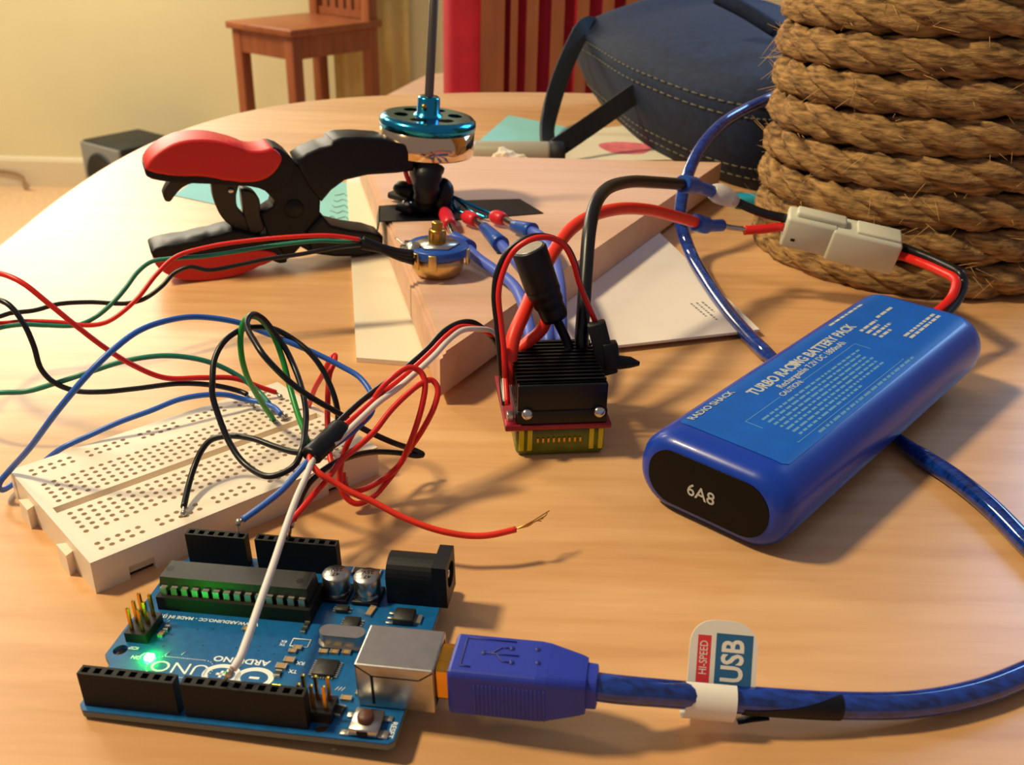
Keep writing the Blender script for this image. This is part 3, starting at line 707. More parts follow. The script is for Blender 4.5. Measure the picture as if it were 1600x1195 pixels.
# ================================================================ BATTERY PACK
def battery():
    u = Vector((0.665, 0.747, 0)).normalized(); p = Vector((u.y, -u.x, 0))
    tilt = math.radians(1.6)
    ex = (u * math.cos(tilt) + Vector((0, 0, math.sin(tilt)))); ey = -p; ez = ex.cross(ey)
    rot = Matrix((ex, ey, ez)).transposed()
    t = thing('battery_pack', 'bright blue shrink-wrapped battery pack with black end card', 'battery', (52.0, 220.3, 0.2), rot)
    L = 137.0; W = 46.0; H = 23.2
    def section(w_, h_, cz, n=10, r=None):
        r = min(h_ / 2, w_ / 2) * .93 if r is None else r; out = []
        for (sx, sz, a0) in ((1, 1, 0), (-1, 1, 90), (-1, -1, 180), (1, -1, 270)):
            for k in range(n + 1):
                a = math.radians(a0 + 90 * k / n)
                out.append((sx * (w_ / 2 - r) + r * math.cos(a), cz + sz * (h_ / 2 - r) + r * math.sin(a)))
        return out
    prof = [(0.0, W - 9, H - 8), (0.3, W - 6.5, H - 5.2), (1.6, W - 2.6, H - 2.0), (4.0, W - .3, H - .3), (8, W, H), (L - 8, W, H), (L - 4, W - .3, H - .3), (L - 1.6, W - 2.6, H - 2), (L - .3, W - 6.5, H - 5.2), (L, W - 9, H - 8)]
    mb = MB(); secs = [[(x, y, z) for y, z in section(w_, h_, H / 2)] for x, w_, h_ in prof]; n = len(secs[0])
    vs = [q for s_ in secs for q in s_]; fs = [(i * n + k, i * n + (k + 1) % n, (i + 1) * n + (k + 1) % n, (i + 1) * n + k) for i in range(len(secs) - 1) for k in range(n)]
    fs += [tuple(range(n)), tuple((len(secs) - 1) * n + k for k in range(n))]
    mb.add(vs, fs, True); part('wrap', mb, M_BATT, t)
    # end card
    sec = section(W - 9.5, H - 7.0, H / 2); mb = MB(); k = len(sec)
    vs = [(-.25, y, z) for y, z in sec] + [(.4, y, z) for y, z in sec]
    mb.add(vs, [tuple(range(k)), tuple(range(k, 2 * k))] + [(i, (i + 1) % k, k + (i + 1) % k, k + i) for i in range(k)])
    ec = part('end_card', mb, M_ENDCAP, t, 'black oval card at the near end')
    # text on the end: seen from -x, text right is -y local (towards p)
    Mend = Matrix(((0, 0, -1, -.30), (-1, 0, 0, 0), (0, 1, 0, H / 2), (0, 0, 0, 1)))
    part('end_code', text_mb('6A8', 5.2, Mend @ T4((-1.5, -1.2, 0)), bold=.06), M_LABTX, ec)
    # label: lies over the top, follows the crown
    def crown(y):
        r = H / 2 * .93; e = W / 2 - r; return H if abs(y) <= e else H / 2 * .07 + H / 2 + math.sqrt(max(0, r * r - (abs(y) - e) ** 2))
    y0, y1 = -16.5, 16.5; x0, x1 = 9, L - 5; ny = 24; mb = MB(); vs = []; fs = []
    for j in range(ny + 1):
        y = y0 + (y1 - y0) * j / ny
        cut = 2.0 * max(0, (abs(y) - 14.5) / 2.0) ** 2
        for xx in (x0 + cut, x1 - cut):
            vs.append((xx, y, crown(y) + .12))
    for j in range(ny): a = 2 * j; fs.append((a, a + 1, a + 3, a + 2))
    mb.add(vs, fs, True); lb = part('label', mb, M_LABEL, t, 'lighter blue printed label')
    # local y+ is towards the far left side, text runs along +x
    def tx(body, size, x, y, bold=0.0, m=M_LABTX, sx=1.0, name='print'):
        part(name, text_mb(body, size, T4((x, y, crown(y) + .15)), bold=bold, align='LEFT', sx=sx), m, lb)
    tx('TURBO RACING BATTERY PACK', 4.8, 36, 9.2, .16, sx=.92, name='title_print')
    part('brand_print', text_mb('RADIO SHACK', 3.3, T4((12, 14.1, crown(14.1) + .22)) @ Matrix.Rotation(-.19, 4, 'X'), bold=.05, align='LEFT'), M_LABTX, lb)
    tx('Rechargeable 7.2V DC 1800mAh', 3.1, 45, 5.4, .04, name='rating_print')
    tx('CAUTION:', 2.6, 41, 2.5, .03, name='caution_print')
    def bars(x, y, ln, hgt, m, mb):
        k = x
        while k < x + ln:
            wd = random.uniform(1.2, 4.0); e = min(k + wd, x + ln)
            mb.add([(k, y, crown(y) + .15), (e, y, crown(y) + .15), (e, y + hgt, crown(y + hgt) + .15), (k, y + hgt, crown(y + hgt) + .15)], [(0, 1, 2, 3)]); k = e + .7
    mb = MB()
    for r_ in range(7): bars(25, -1.0 - 1.85 * r_, 60 - (22 if r_ == 6 else random.uniform(0, 4)), .8, M_LABTF, mb)
    bars(30, -15.3, 62, .8, M_LABTF, mb)
    part('fine_print', mb, M_LABTF, lb)
    mb = MB()
    for (x, y, ln) in ((98, 4.6, 12), (98, 2.4, 9), (98, .2, 13), (98, -2.0, 8), (112, 5.4, 12), (104, -7.5, 24), (104, -9.4, 24), (96, 14.4, 24)): bars(x, y, ln, 1.1, M_LABTX, mb)
    part('data_print', mb, M_LABTX, lb)
    mb = MB()
    def fl(xa, ya, xb, yb):
        tpl = [(xa, ya), (xb, ya), (xb, yb), (xa, yb)]; mb.add([(x, y, crown(y) + .15) for x, y in tpl], [(0, 1, 2, 3)])
    for (a_, b_, c__, d_) in ((21, 2.2, 40, 2.4), (52, 2.2, 88, 2.4), (21, -13.6, 88, -13.4), (21, -13.6, 21.3, 2.4), (87.7, -13.6, 88, 2.4)): fl(a_, b_, c__, d_)
    part('caution_frame', mb, M_LABTF, lb)
    part('label_scuff', MB().prism([(62 + 1.8 * math.cos(k) * (1 + .4 * math.sin(3 * k)), 9.6 + 1.7 * math.sin(k) * (1 + .3 * math.cos(5 * k))) for k in [2 * math.pi * i / 18 for i in range(18)]], H + .13, H + .2), M_LABTX, lb)
    # leads
    for m, pts, lab in ((M_RED, [(0, 0, 0), (1486, 466, 336), (1494, 443, 340), (1492, 436, 342), (1470, 424, 352), (1440, 411, 366), (1402, 397, 380)], 'red battery lead bent sharply above the pack'),
                        (M_BLK, [(0, 0, 1), (1499, 464, 338), (1505, 440, 344), (1500, 428, 346), (1475, 413, 356), (1445, 400, 369), (1404, 384, 382)], 'black battery lead behind the red one above the pack')):
        w_ = px(pts[1:]); z_ = pts[0][2] * 4.0; w_ = [Vector((142 + z_ * .75, 321 - z_ * .66, 17)), Vector((148 + z_ * .75, 328 - z_ * .66, 18))] + w_; tt = thing('battery_lead', lab, 'wire', (w_[0].x, w_[0].y, 0))
        wpart('insulation', MB().tube(spline(w_, 5), 1.75, 12), m, tt)
    return t
battery()

# ================================================================ MICROCONTROLLER BOARD
def board():
    YAW = -0.1437
    rot = RZ(YAW) @ Matrix.Rotation(-math.atan(0.039), 3, 'Y')
    t = thing('microcontroller_board', 'blue microcontroller board with lit green LED in the foreground', 'circuit board', (-13.54, 191.66, 5.008), rot)
    n_ = lambda pts: [(-x, -y) for x, y in pts]
    outl = n_([(1.0, 0), (64.6, 0), (66.04, 1.4), (66.04, 2.5), (68.58, 5.0), (68.58, 37.5), (66.04, 40), (66.04, 51.9), (64.6, 53.34), (1.0, 53.34), (0, 52.3), (0, 1.0)])
    holes = [n_(circ(c, 1.6)) for c in ((15.24, 50.8), (66.04, 35.56), (66.04, 7.62), (13.97, 2.54))]
    pcb = part('circuit_board', plate_mb(outl, holes, -1.6, 0), M_PCB, t)
    mb = MB(); mb.v = []; o2 = [((x + 34) * 1.0008 - 34, (y + 26) * 1.0008 - 26) for x, y in outl]; k = len(o2)
    mb.add([(x, y, -1.62) for x, y in o2] + [(x, y, -.35) for x, y in o2], [(i, (i + 1) % k, k + (i + 1) % k, k + i) for i in range(k)])
    part('board_edge', mb, M_PCBED, pcb)
    def bxm(x0, x1, y0, y1, z0, z1): return (-x1, -y1, z0), (-x0, -y0, z1)
    def header(x0, npin, y0, nm):
        mb = MB(); xa, xb = -(x0 + npin * 2.54), -x0; ya, yb = -(y0 + 2.54), -y0
        for i in range(npin): hole_cell(mb, xa + i * 2.54, xa + (i + 1) * 2.54, ya, yb, 8.5, 5.0, .72, square=True)
        mb.add([(xa, ya, 0), (xb, ya, 0), (xb, yb, 0), (xa, yb, 0), (xa, ya, 8.5), (xb, ya, 8.5), (xb, yb, 8.5), (xa, yb, 8.5)], [(0, 1, 5, 4), (1, 2, 6, 5), (2, 3, 7, 6), (3, 0, 4, 7)])
        return part(nm, mb, M_HEADER, t)
    header(44.45, 8, 49.53, 'pin_header'); header(17.53, 10, 49.53, 'pin_header')
    header(26.67, 8, 1.27, 'pin_header'); header(49.53, 6, 1.27, 'pin_header')
    # DIP chip in its socket
    part('chip_socket', MB().box(*bxm(27.4, 64.2, 11.5, 21.6, 0, 3.6)), M_HEADER, t)
    ch = part('chip', MB().add([(-64.0, -19.6, 4.2), (-28.3, -19.6, 4.2), (-28.3, -12.6, 4.2), (-64.0, -12.6, 4.2), (-63.7, -19.2, 7.6), (-28.6, -19.2, 7.6), (-28.6, -13.0, 7.6), (-63.7, -13.0, 7.6)],
                              [(0, 3, 2, 1), (4, 5, 6, 7), (0, 1, 5, 4), (1, 2, 6, 5), (2, 3, 7, 6), (3, 0, 4, 7)]), M_CHIP, t)
    part('index_notch', MB().disc((-62.6, -16.1), 1.0, 7.62, 16).disc((-31, -16.5), .9, 7.62, 16), M_BLACK, ch)
    f = None
    for i in range(14):
        xx = -(29.6 + 2.54 * i)
        for sgn, yy in ((1, -19.5), (-1, -12.7)):
            if f is None:
                f = part('chip_pin', MB().box((-.72, -1.0, 5.1), (.72, 0, 5.5)).box((-.72, -1.1, 3.4), (.72, -.75, 5.5)), M_TIN, ch); f.location = Vector((xx, yy, 0)) * S; src = f
            else:
                c = copy_at(src, ch, (xx, yy, 0))
                if sgn < 0: c.rotation_euler = (0, 0, math.pi)
    # ISP pin blocks
    def isp(x0, y0, nx, ny, nm):
        b = part(nm, MB().box(*bxm(x0, x0 + nx * 2.54, y0, y0 + ny * 2.54, 0, 2.5)), M_BLACK, t); p0 = None
        for i in range(nx):
            for j in range(ny):
                l = (-(x0 + 1.27 + 2.54 * i), -(y0 + 1.27 + 2.54 * j), 0)
                if p0 is None: p0 = part('gold_pin', MB().box((-.32, -.32, 2.3), (.32, .32, 8.4)).add([(-.32, -.32, 8.4), (.32, -.32, 8.4), (.32, .32, 8.4), (-.32, .32, 8.4), (0, 0, 8.7)], [(0, 1, 4), (1, 2, 4), (2, 3, 4), (3, 0, 4)]), M_GOLD, b); p0.location = Vector(l) * S
                else: copy_at(p0, b, l)
        return b
    isp(61.0, 25.4, 2, 3, 'programming_header'); isp(13.4, 44.9, 3, 2, 'programming_header')
    # capacitors
    for x in (24.7, 17.2):
        M = T4((-x, -10.9, 0))
        cc = part('capacitor', MB().lathe([(3.1, 1.1), (3.15, 1.3), (3.15, 1.9), (2.95, 2.15), (3.15, 2.4), (3.15, 6.0), (2.9, 6.4), (0, 6.4)], 28, M), M_NICKEL, t)
        part('capacitor_base', MB().rbox((-3.3, -3.3, 0), (3.3, 3.3, 1.1), .4, 2, M), M_BLACK, cc)
        part('polarity_mark', MB().add([(0, 0, 6.43)] + [(2.85 * math.cos(a), 2.85 * math.sin(a), 6.43) for a in [math.radians(50 + 10 * k) for k in range(9)]], [tuple([0] + list(range(1, 10)))] if False else [tuple(range(1, 10))], False, M), M_BLACK, cc)
        part('marking', text_mb('47\n25V', 1.7, M @ T4((.2, .3, 6.43)) @ Matrix.Rotation(math.pi + .15, 4, 'Z'), bold=.03, ex=.005), M_BLACK, cc)
    # crystal
    mb = MB(); prof = []
    def stad(w_, h_, n=10): return [(w_ / 2 - h_ / 2 + h_ / 2 * math.cos(math.radians(-90 + 180 * k / n)), h_ / 2 * math.sin(math.radians(-90 + 180 * k / n))) for k in range(n + 1)] + [(-w_ / 2 + h_ / 2 + h_ / 2 * math.cos(math.radians(90 + 180 * k / n)), h_ / 2 * math.sin(math.radians(90 + 180 * k / n))) for k in range(n + 1)]
    M = T4((-18.1, -27.2, 0)); mb.prism(stad(11.2, 4.6), .3, .8, M); mb.prism(stad(10.2, 3.7), .8, 3.7, M, False); part('crystal', mb, M_NICKEL, t)
    # square chip with leads, small chips
    def flat_chip(x0, x1, y0, y1, h, leads, nm):
        c = part(nm, MB().rbox(*bxm(x0, x1, y0, y1, .1, h), .12, 1), M_CHIP, t); mb = MB()
        for (side, cnt) in leads:
            for k in range(cnt):
                f_ = (k + .5) / cnt
                if side in 'LR':
                    yy = -(y0 + (y1 - y0) * f_); xx = -x1 if side == 'L' else -x0; s_ = -1 if side == 'L' else 1
                    mb.box((min(xx, xx + s_ * .7), yy - .16, 0), (max(xx, xx + s_ * .7), yy + .16, .4))
                else:
                    xx = -(x0 + (x1 - x0) * f_); yy = -y1 if side == 'F' else -y0; s_ = -1 if side == 'F' else 1
                    mb.box((xx - .16, min(yy, yy + s_ * .5), 0), (xx + .16, max(yy, yy + s_ * .5), .3))
        part('chip_leads', mb, M_TIN, c); return c
    flat_chip(17.0, 21.8, 33.1, 37.8, 1.0, (('L', 8), ('R', 8), ('F', 8), ('B', 8)), 'interface_chip')
    flat_chip(16.4, 20.0, 19.2, 22.4, 1.2, (('L', 4), ('R', 4)), 'small_chip')
    flat_chip(20.3, 23.2, 15.4, 17.4, 1.1, (('L', 3), ('R', 2)), 'small_chip')
    rg = part('voltage_regulator', MB().rbox(*bxm(4.6, 9.2, 15.4, 19.6, .1, 1.8), .2, 1), M_CHIP, t)
    part('regulator_tab', MB().box(*bxm(3.0, 4.7, 16.0, 18.8, 0, .6)), M_TIN, rg)
    for y in (15.6, 17.2, 18.8): part('regulator_lead', MB().rbox(*bxm(9.1, 10.9, y, y + .8, 0, .5), .15, 1), M_TIN, rg)
    # little surface-mount parts
    def smd(x, y, w_, h_, rotd, body, z=.6):
        M = T4((-x, -y, 0)) @ Matrix.Rotation(math.radians(rotd), 4, 'Z')
        b = part('surface_part', MB().box((-w_ / 2 + .3, -h_ / 2, 0), (w_ / 2 - .3, h_ / 2, z), M), body, t)
        part('terminals', MB().box((-w_ / 2, -h_ / 2 - .05, 0), (-w_ / 2 + .4, h_ / 2 + .05, z + .05), M).box((w_ / 2 - .4, -h_ / 2 - .05, 0), (w_ / 2, h_ / 2 + .05, z + .05), M), M_TIN, b)
    for a in ((59.0, 27.9, 1.6, 1.0, 90, M_CHIP), (59.3, 29.8, 1.6, 1.1, 90, M_CERAM), (41.2, 25.6, 1.6, 1.2, 0, M_CERAM), (28.2, 24.3, 2.0, 1.0, 90, M_CHIP), (28.2, 22.6, 2.0, 1.0, 90, M_CHIP),
              (27.6, 30.0, 2.0, 1.2, 0, M_CERAM), (28.3, 31.2, 1.8, 1.0, 0, M_CERAM), (28.0, 33.9, 2.4, 1.5, 0, M_CERAM), (29.0, 36.0, 2.4, 1.5, 0, M_CERAM), (29.0, 38.2, 1.8, 1.3, 90, M_CHIP),
              (21.6, 30.4, 2.0, 1.1, 0, M_CERAM), (19.2, 30.2, 2.0, 1.1, 0, M_CERAM), (16.6, 30.0, 2.0, 1.1, 0, M_CERAM), (12.5, 43.1, 2.4, 1.2, 0, M_CERAM), (12.9, 46.6, 3.0, 1.7, 80, M_CHIP),
              (10.4, 37.5, 1.5, .8, 90, M_CERAM), (10.5, 39.4, 1.5, .8, 90, M_CERAM), (10.6, 41.2, 1.5, .8, 90, M_CERAM), (15.2, 16.0, 3.4, 1.4, 80, M_CERAM), (22.4, 1.9, 3.0, 2.2, 0, M_CHIP), (19, 2.2, 4.6, 2.8, 0, M_CHIP)):
        smd(*a)
    led = part('power_led', MB().rbox(*bxm(57.4, 59.2, 36.5, 38.1, 0, .9), .15, 1), M_LED, t, 'glowing green power LED')
    part('status_led', MB().rbox(*bxm(26.9, 28.9, 41.6, 42.7, 0, .8), .15, 1), M_LEDY, t, 'glowing amber status LED')
    # USB socket
    us = part('usb_socket', MB().rbox(*bxm(-6.35, 9.6, 32.4, 44.45, 0, 10.9), .35, 2, None, False), M_NICKEL, t)
    mb = MB()
    zf = -44.5
    def seam(a, b, wd=.16):
        a = Vector(a); b = Vector(b); d = (b - a).normalized(); nn = Vector((-d.z, 0, d.x)) * wd
        mb.add([a + nn, b + nn, b - nn, a - nn], [(0, 1, 2, 3)])
    y_ = -44.47
    seam((-9.5, y_, 10.6), (-6.2, y_, 8.2)); seam((-6.2, y_, 8.2), (3.4, y_, 8.2)); seam((3.4, y_, 8.2), (6.2, y_, 10.4)); seam((-6.2, y_, 8.2), (-6.2, y_, 1.0), .3)
    part('seam', mb, M_PIT, us)
    part('mouth', MB().box((6.34, -43.4, 1.0), (6.40, -33.4, 9.9)), M_PIT, us)
    # barrel jack
    mb = MB(); arc = [(-12.2 + 0, 0), (-12.2, 6.2)] + [(-7.75 + 4.45 * math.cos(math.radians(180 - 180 * k / 14)), 6.2 + 4.45 * math.sin(math.radians(180 - 180 * k / 14))) for k in range(1, 14)] + [(-3.3, 6.2), (-3.3, 0)]
    MX = Matrix(((0, 0, 1, 0), (1, 0, 0, 0), (0, 1, 0, 0), (0, 0, 0, 1)))
    mb.prism(arc, -12.4, -1.2, MX); jk = part('power_jack', mb, M_BLACK, t)
    part('jack_shelf', MB().box((-12.3, -12.3, 0), (-1.2, -3.2, 3.4)), M_BLACK, jk)
    mb = MB(); outer = [(-12.3, 0), (-3.2, 0), (-3.2, 11), (-12.3, 11)]
    pm = plate_mb(outer, [circ((-7.75, 6.3), 3.1, 24)], -1.4, 1.9); mb.add(pm.v, pm.f, False, MX); part('jack_flange', mb, M_BLACK, jk)
    part('jack_pin', MB().lathe([(0, 1.6), (1.0, 1.5), (1.0, -8)], 12, T4((0, -7.75, 6.3)) @ Matrix.Rotation(math.pi / 2, 4, 'Y')), M_STEEL, jk)
    # reset button
    rb = part('reset_button', MB().rbox(*bxm(3.3, 9.2, 46.6, 52.6, .2, 2.0), .25, 1), M_NICKEL, t)
    part('plunger', MB().lathe([(1.65, 1.9), (1.65, 3.0), (1.4, 3.4), (0, 3.5)], 20, T4((-6.3, -49.7, 0))), mat('button_brown', '5A3428', .5), rb, 'brown round plunger')
    part('button_slot', MB().box(*bxm(5.2, 7.4, 52.5, 52.75, .5, 1.7)), M_PIT, rb)
    part('button_lead', MB().rbox(*bxm(9.0, 11.0, 51.2, 52.6, 0, .5), .15, 1).rbox(*bxm(1.4, 3.4, 50.4, 52.4, 0, .5), .15, 1).rbox(*bxm(9.0, 11.0, 46.6, 48, 0, .5), .15, 1).rbox(*bxm(1.6, 3.4, 46.6, 48, 0, .5), .15, 1), M_TIN, rb)
    # silkscreen
    RT = Matrix.Rotation(math.pi, 4, 'Z')
    def silk(body, size, x, y, bold=0.0, rotd=0, sx=1.0, sp_=1.0):
        part('lettering', text_mb(body, size, T4((-x, -y, .02)) @ Matrix.Rotation(math.radians(rotd), 4, 'Z') @ RT, bold=bold, ex=.01, sx=sx, spacing=sp_), M_SILK, pcb)
    silk('UNO', 4.6, 50.6, 39.0, -.03, sx=1.25); silk('ARDUINO', 2.2, 38.3, 35.2, .05, sx=1.25)
    silk('WWW.ARDUINO.CC - MADE IN ITALY', 1.35, 52.0, 23.6, .03, sx=1.1); silk('ON', 1.4, 61.4, 37.3, .02); silk('RX', 1.4, 25.4, 34.2, .02); silk('TX', 1.4, 26.2, 36.8, .02)
    silk('RESET', 1.6, 1.1, 49.8, .03, rotd=90); silk('ICSP', 1.2, 63.4, 34.6, .02); silk('TX\nRX', 1.0, 31.4, 28.6, .02)
    mb = MB()
    for cx_, s_ in ((40.9, 1), (33.6, -1)):
        o = [(4.2 * math.cos(a), 3.1 * math.sin(a)) for a in [2 * math.pi * k / 40 for k in range(40)]]; i_ = [(3.0 * math.cos(a), 2.0 * math.sin(a)) for a in [2 * math.pi * k / 40 for k in range(40)]]
        vs = [(-cx_ + x, -39.8 + y, .03) for x, y in o] + [(-cx_ + x, -39.8 + y, .03) for x, y in i_]
        mb.add(vs, [(k, (k + 1) % 40, 40 + (k + 1) % 40, 40 + k) for k in range(40)])
    def rect(x, y, w_, h_): mb.add([(-x - w_, -y - h_, .032), (-x + w_, -y - h_, .032), (-x + w_, -y + h_, .032), (-x - w_, -y + h_, .032)], [(0, 1, 2, 3)])
    rect(41.0, 39.7, 1.1, .32); rect(41.0, 39.7, .32, 1.0); rect(33.6, 39.8, 1.1, .32)
    part('logo', mb, M_SILK, pcb)
    # dotted frame round UNO, small boxes and ticks
    mb = MB(); pth = stad(14.6, 5.6, 12)
    for k in range(len(pth)):
        a, b = Vector(pth[k] + (0,)), Vector(pth[(k + 1) % len(pth)] + (0,)); L_ = (b - a).length; n2 = max(1, int(L_ / .45))
        for j in range(n2):
            q = a + (b - a) * (j / n2); mb.disc((-50.6 + q.x, -39.0 + q.y), .13, .03, 6)
    part('dotted_outline', mb, M_SILK, pcb)
    mb = MB(); fr_ = [(-29.6, -29.4), (-25.6, -29.4), (-25.6, -27.0), (-29.6, -27.0)]
    for k in range(4):
        a, b = Vector(fr_[k] + (.1,)), Vector(fr_[(k + 1) % 4] + (.1,)); mb.tube([a, b], .14, 4)
    part('silk_box', mb, M_SILK, pcb)
    mb = MB()
    for (x, y) in ((61.5, 23.2), (60.2, 24.2), (59.9, 25.4), (63.6, 20.0), (60.4, 36.4), (15.4, 40.4), (14.7, 40.4), (14.0, 40.4), (55.2, 35.4), (51.7, 34.8)):
        mb.tube([(-x - .25, -y - .5, .04), (-x + .25, -y + .5, .04)], .13, 4)
    part('silk_ticks', mb, M_SILK, pcb, kind='stuff')
    mb = MB()
    for k in range(26):
        mb.disc((-random.uniform(24, 58), -random.uniform(24, 38)), .22, .025, 8)
    part('via_holes', mb, mat('via_dark', '06304F', .5), pcb, kind='stuff')
    # solder tails under the board carry it on the table
    mb = MB()
    for (x, y) in [(45.7 + 2.54 * k, 50.8) for k in range(8)] + [(18.8 + 2.54 * k, 50.8) for k in range(10)] + [(27.9 + 2.54 * k, 2.54) for k in range(8)] + [(50.8 + 2.54 * k, 2.54) for k in range(6)] + [(1, 34), (1, 43), (6, 8)]:
        zt = -(5.008 - 0.039 * x) + .05
        if zt < -1.7: mb.box((-x - .35, -y - .35, zt), (-x + .35, -y + .35, -1.5))
    part('solder_tails', mb, M_SOLDER, t, kind='stuff')
    return t, rot
ARD, AROT = board()
def A2W(x, y, z): return Vector((-13.54, 191.66, 5.008)) + AROT @ Vector((-x, -y, z))

# ================================================================ USB CABLE
def usb():
    base = A2W(-6.35, 38.4, 5.6); ex = AROT @ Vector((1, 0, 0)); ey = AROT @ Vector((0, 1, 0)); ez = AROT @ Vector((0, 0, 1))
    rot = Matrix((ex, ey, ez)).transposed()
    t = thing('usb_cable', 'translucent blue USB cable plugged into the board and looping under the battery', 'cable', base, rot)
    part('metal_shell', MB().rbox((-8, -4.1, -3.8), (3.2, 4.1, 4.2), .8, 2), M_GOLD, t)
    part('shell_line', MB().box((0.2, -1.6, 4.2), (3.0, -1.4, 4.25)), M_BRASS, t)
    # moulded plug: loft of rounded rectangles
    def rr(w_, h_, r, n=5):
        out = []
        for (sx, sz, a0) in ((1, 1, 0), (-1, 1, 90), (-1, -1, 180), (1, -1, 270)):
            for k in range(n + 1):
                a = math.radians(a0 + 90 * k / n); out.append((sx * (w_ / 2 - r) + r * math.cos(a), sz * (h_ / 2 - r) + r * math.sin(a)))
        return out
    mb = MB(); secs = []
    for (x, w_, h_, r, dz) in ((2.6, 10.6, 9.6, 1, 0), (2.9, 11.8, 10.9, 1.3, 0), (3.4, 12.2, 11.3, 1.5, 0), (20, 12.2, 11.3, 1.5, 0), (22, 12.0, 11.0, 1.6, 0), (28.5, 9.6, 9.0, 1.8, 0), (29.6, 9.0, 8.4, 1.8, 0), (29.7, 7.6, 7.6, 2.2, 0), (31.6, 7.4, 7.4, 2.2, 0), (31.8, 6.4, 6.4, 2.4, 0)):
        secs.append([(x, y, z + dz) for y, z in rr(w_, h_, r)])
    n = len(secs[0]); vs = [q for s_ in secs for q in s_]
    fs = [(i * n + k, i * n + (k + 1) % n, (i + 1) * n + (k + 1) % n, (i + 1) * n + k) for i in range(len(secs) - 1) for k in range(n)] + [tuple(range(n)), tuple((len(secs) - 1) * n + k for k in range(n))]
    mb.add(vs, fs, False); pg = part('plug', mb, M_USBBLUE, t, 'moulded royal blue plug body')
    mb = MB()
    for k in range(18): mb.rbox((8.0 + .8 * k, -6.25, -4.6), (8.35 + .8 * k, -6.0, 3.2), .05, 1)
    part('grip_ribs', mb, M_USBBLUE, pg)
    # embossed trident and frame on top
    mb = MB(); zt = 5.66
    for a, b in (((5, -4), (5, 4.2)), ((5, 4.2), (15, 4.2)), ((5, -4), (7, -4)), ((9, .2), (16, .2)), ((10.5, .2), (12.5, 2.2)), ((12.5, 2.2), (14, 2.2)), ((11.5, .2), (13, -1.8)), ((13, -1.8), (14.5, -1.8))):
        mb.tube([(a[0], a[1], zt), (b[0], b[1], zt)], .22, 5)
    for c in ((9, .2), (14.4, 2.2), (14.9, -1.8), (19.5, 2.6), (20.0, -1.2)): mb.lathe([(0, .25), (.55, .25), (.6, 0)], 10, T4((c[0], c[1], zt - .1)))
    part('embossed_mark', mb, mat('emboss_dark_blue', '1A2474', .5), pg)
    # cable
    inv = rot.transposed()
    st = base + rot @ Vector((31, 0, 0))
    path = [st, base + rot @ Vector((36, 0, -.2)), P(1110, 1089, 7.4), P(1200, 1096, 6.6), P(1310, 1102, 5.2), P(1430, 1100, 3.9), P(1530, 1081, 3.2), P(1610, 1050, 3.0),
            Vector((125, 171, 3)), Vector((134, 182, 3)), Vector((137, 197, 3)), P(1595, 840, 3), P(1545, 790, 3), P(1490, 746, 3), P(1432, 708, 2.9), P(1380, 668, 2.0), P(1300, 615, 1.8), P(1215, 566, 2.8), P(1165, 520, 3.0), P(1112, 452, 4.5), P(1077, 390, 9), P(1063, 340, 20), P(1071, 285, 34), P(1092, 235, 45), P(1125, 196, 53), P(1165, 171, 57), P(1200, 155, 60), Vector((150, 538, 63)), Vector((185, 548, 66)), Vector((222, 545, 70))]
    q = spline(path, 9); rad = []
    for p_ in q:
        k = 2.85
        d = ((p_.x - 101) ** 2 + (p_.y - 290) ** 2) ** .5
        if d < 40: k = 2.85 - 1.15 * max(0, 1 - (d / 40) ** 4)
        rad.append(k)
    wv = [inv @ (p_ - base) for p_ in q]
    part('cord', MB().tube(wv, rad, 16), M_CABLE, t, 'clear blue jacketed cord')
    # black tape wrap
    i0 = [i for i, p_ in enumerate(q) if p_.x > 48 and p_.y < 200][0]; i1 = [i for i, p_ in enumerate(q) if p_.x > 68 and p_.y < 200][0]
    seg = q[i0:i1 + 1]; L_ = len(seg)
    mb = MB(); n = 18; vs = []; fs = []
    for i, p_ in enumerate(seg):
        tt = (seg[min(i + 1, L_ - 1)] - seg[max(i - 1, 0)]).normalized(); up = (Vector((0, 0, 1)) - tt * tt.z).normalized(); bi = tt.cross(up); fcv = i / (L_ - 1)
        lo, hi = math.radians(200 - 95 * fcv ** 2.2 - 20), math.radians(330 + 20 * fcv)
        for k in range(n):
            a = lo + (hi - lo) * k / (n - 1); vs.append(inv @ (p_ + (bi * -math.cos(a) + up * math.sin(a)) * 3.0 - base))
    fs = [(i * n + k, i * n + k + 1, (i + 1) * n + k + 1, (i + 1) * n + k) for i in range(L_ - 1) for k in range(n - 1)]
    mb.add(vs, fs, True); part('tape_wrap', mb, M_TAPE, t, 'black tape patch on the cord')
    part('tape_tail', MB().tube([inv @ (p_ - base) for p_ in px([(1200, 1118, 3.2), (1175, 1122, 2.6), (1152, 1127, 2.0)])], [1.3, 1.1, .9], 8, flat=.35), M_TAPE, t)
    # paper flag wrapped round the cord
    cpt = P(1107, 1089, 7.4); tg = thing('cable_tag', 'white folded USB tag wrapped around the blue cable', 'tag', cpt)
    dx = (P(1140, 1092, 7.2) - P(1075, 1086, 7.6)).normalized(); 
    up = (Vector((0, 0, 1)) - dx * dx.z).normalized(); bk = up.cross(dx)
    R3 = Matrix((dx, bk, up)).transposed().to_4x4(); MT = T4(cpt) @ R3
    hw = 5.1
    mb = MB(); vs = []; fs = []; n = 20
    for x in (-hw, hw):
        for k in range(n + 1):
            a = math.radians(92 + 268 * k / n); vs.append(MT @ Vector((x, math.cos(a) * 3.9, -.5 + math.sin(a) * 4.3)))
    fs = [(k, k + 1, n + 2 + k, n + 1 + k) for k in range(n)]; mb.add(vs, fs, True); wpart('sleeve', mb, M_TAGW, tg)
    # flag rises behind and leans away
    lean = math.radians(58)
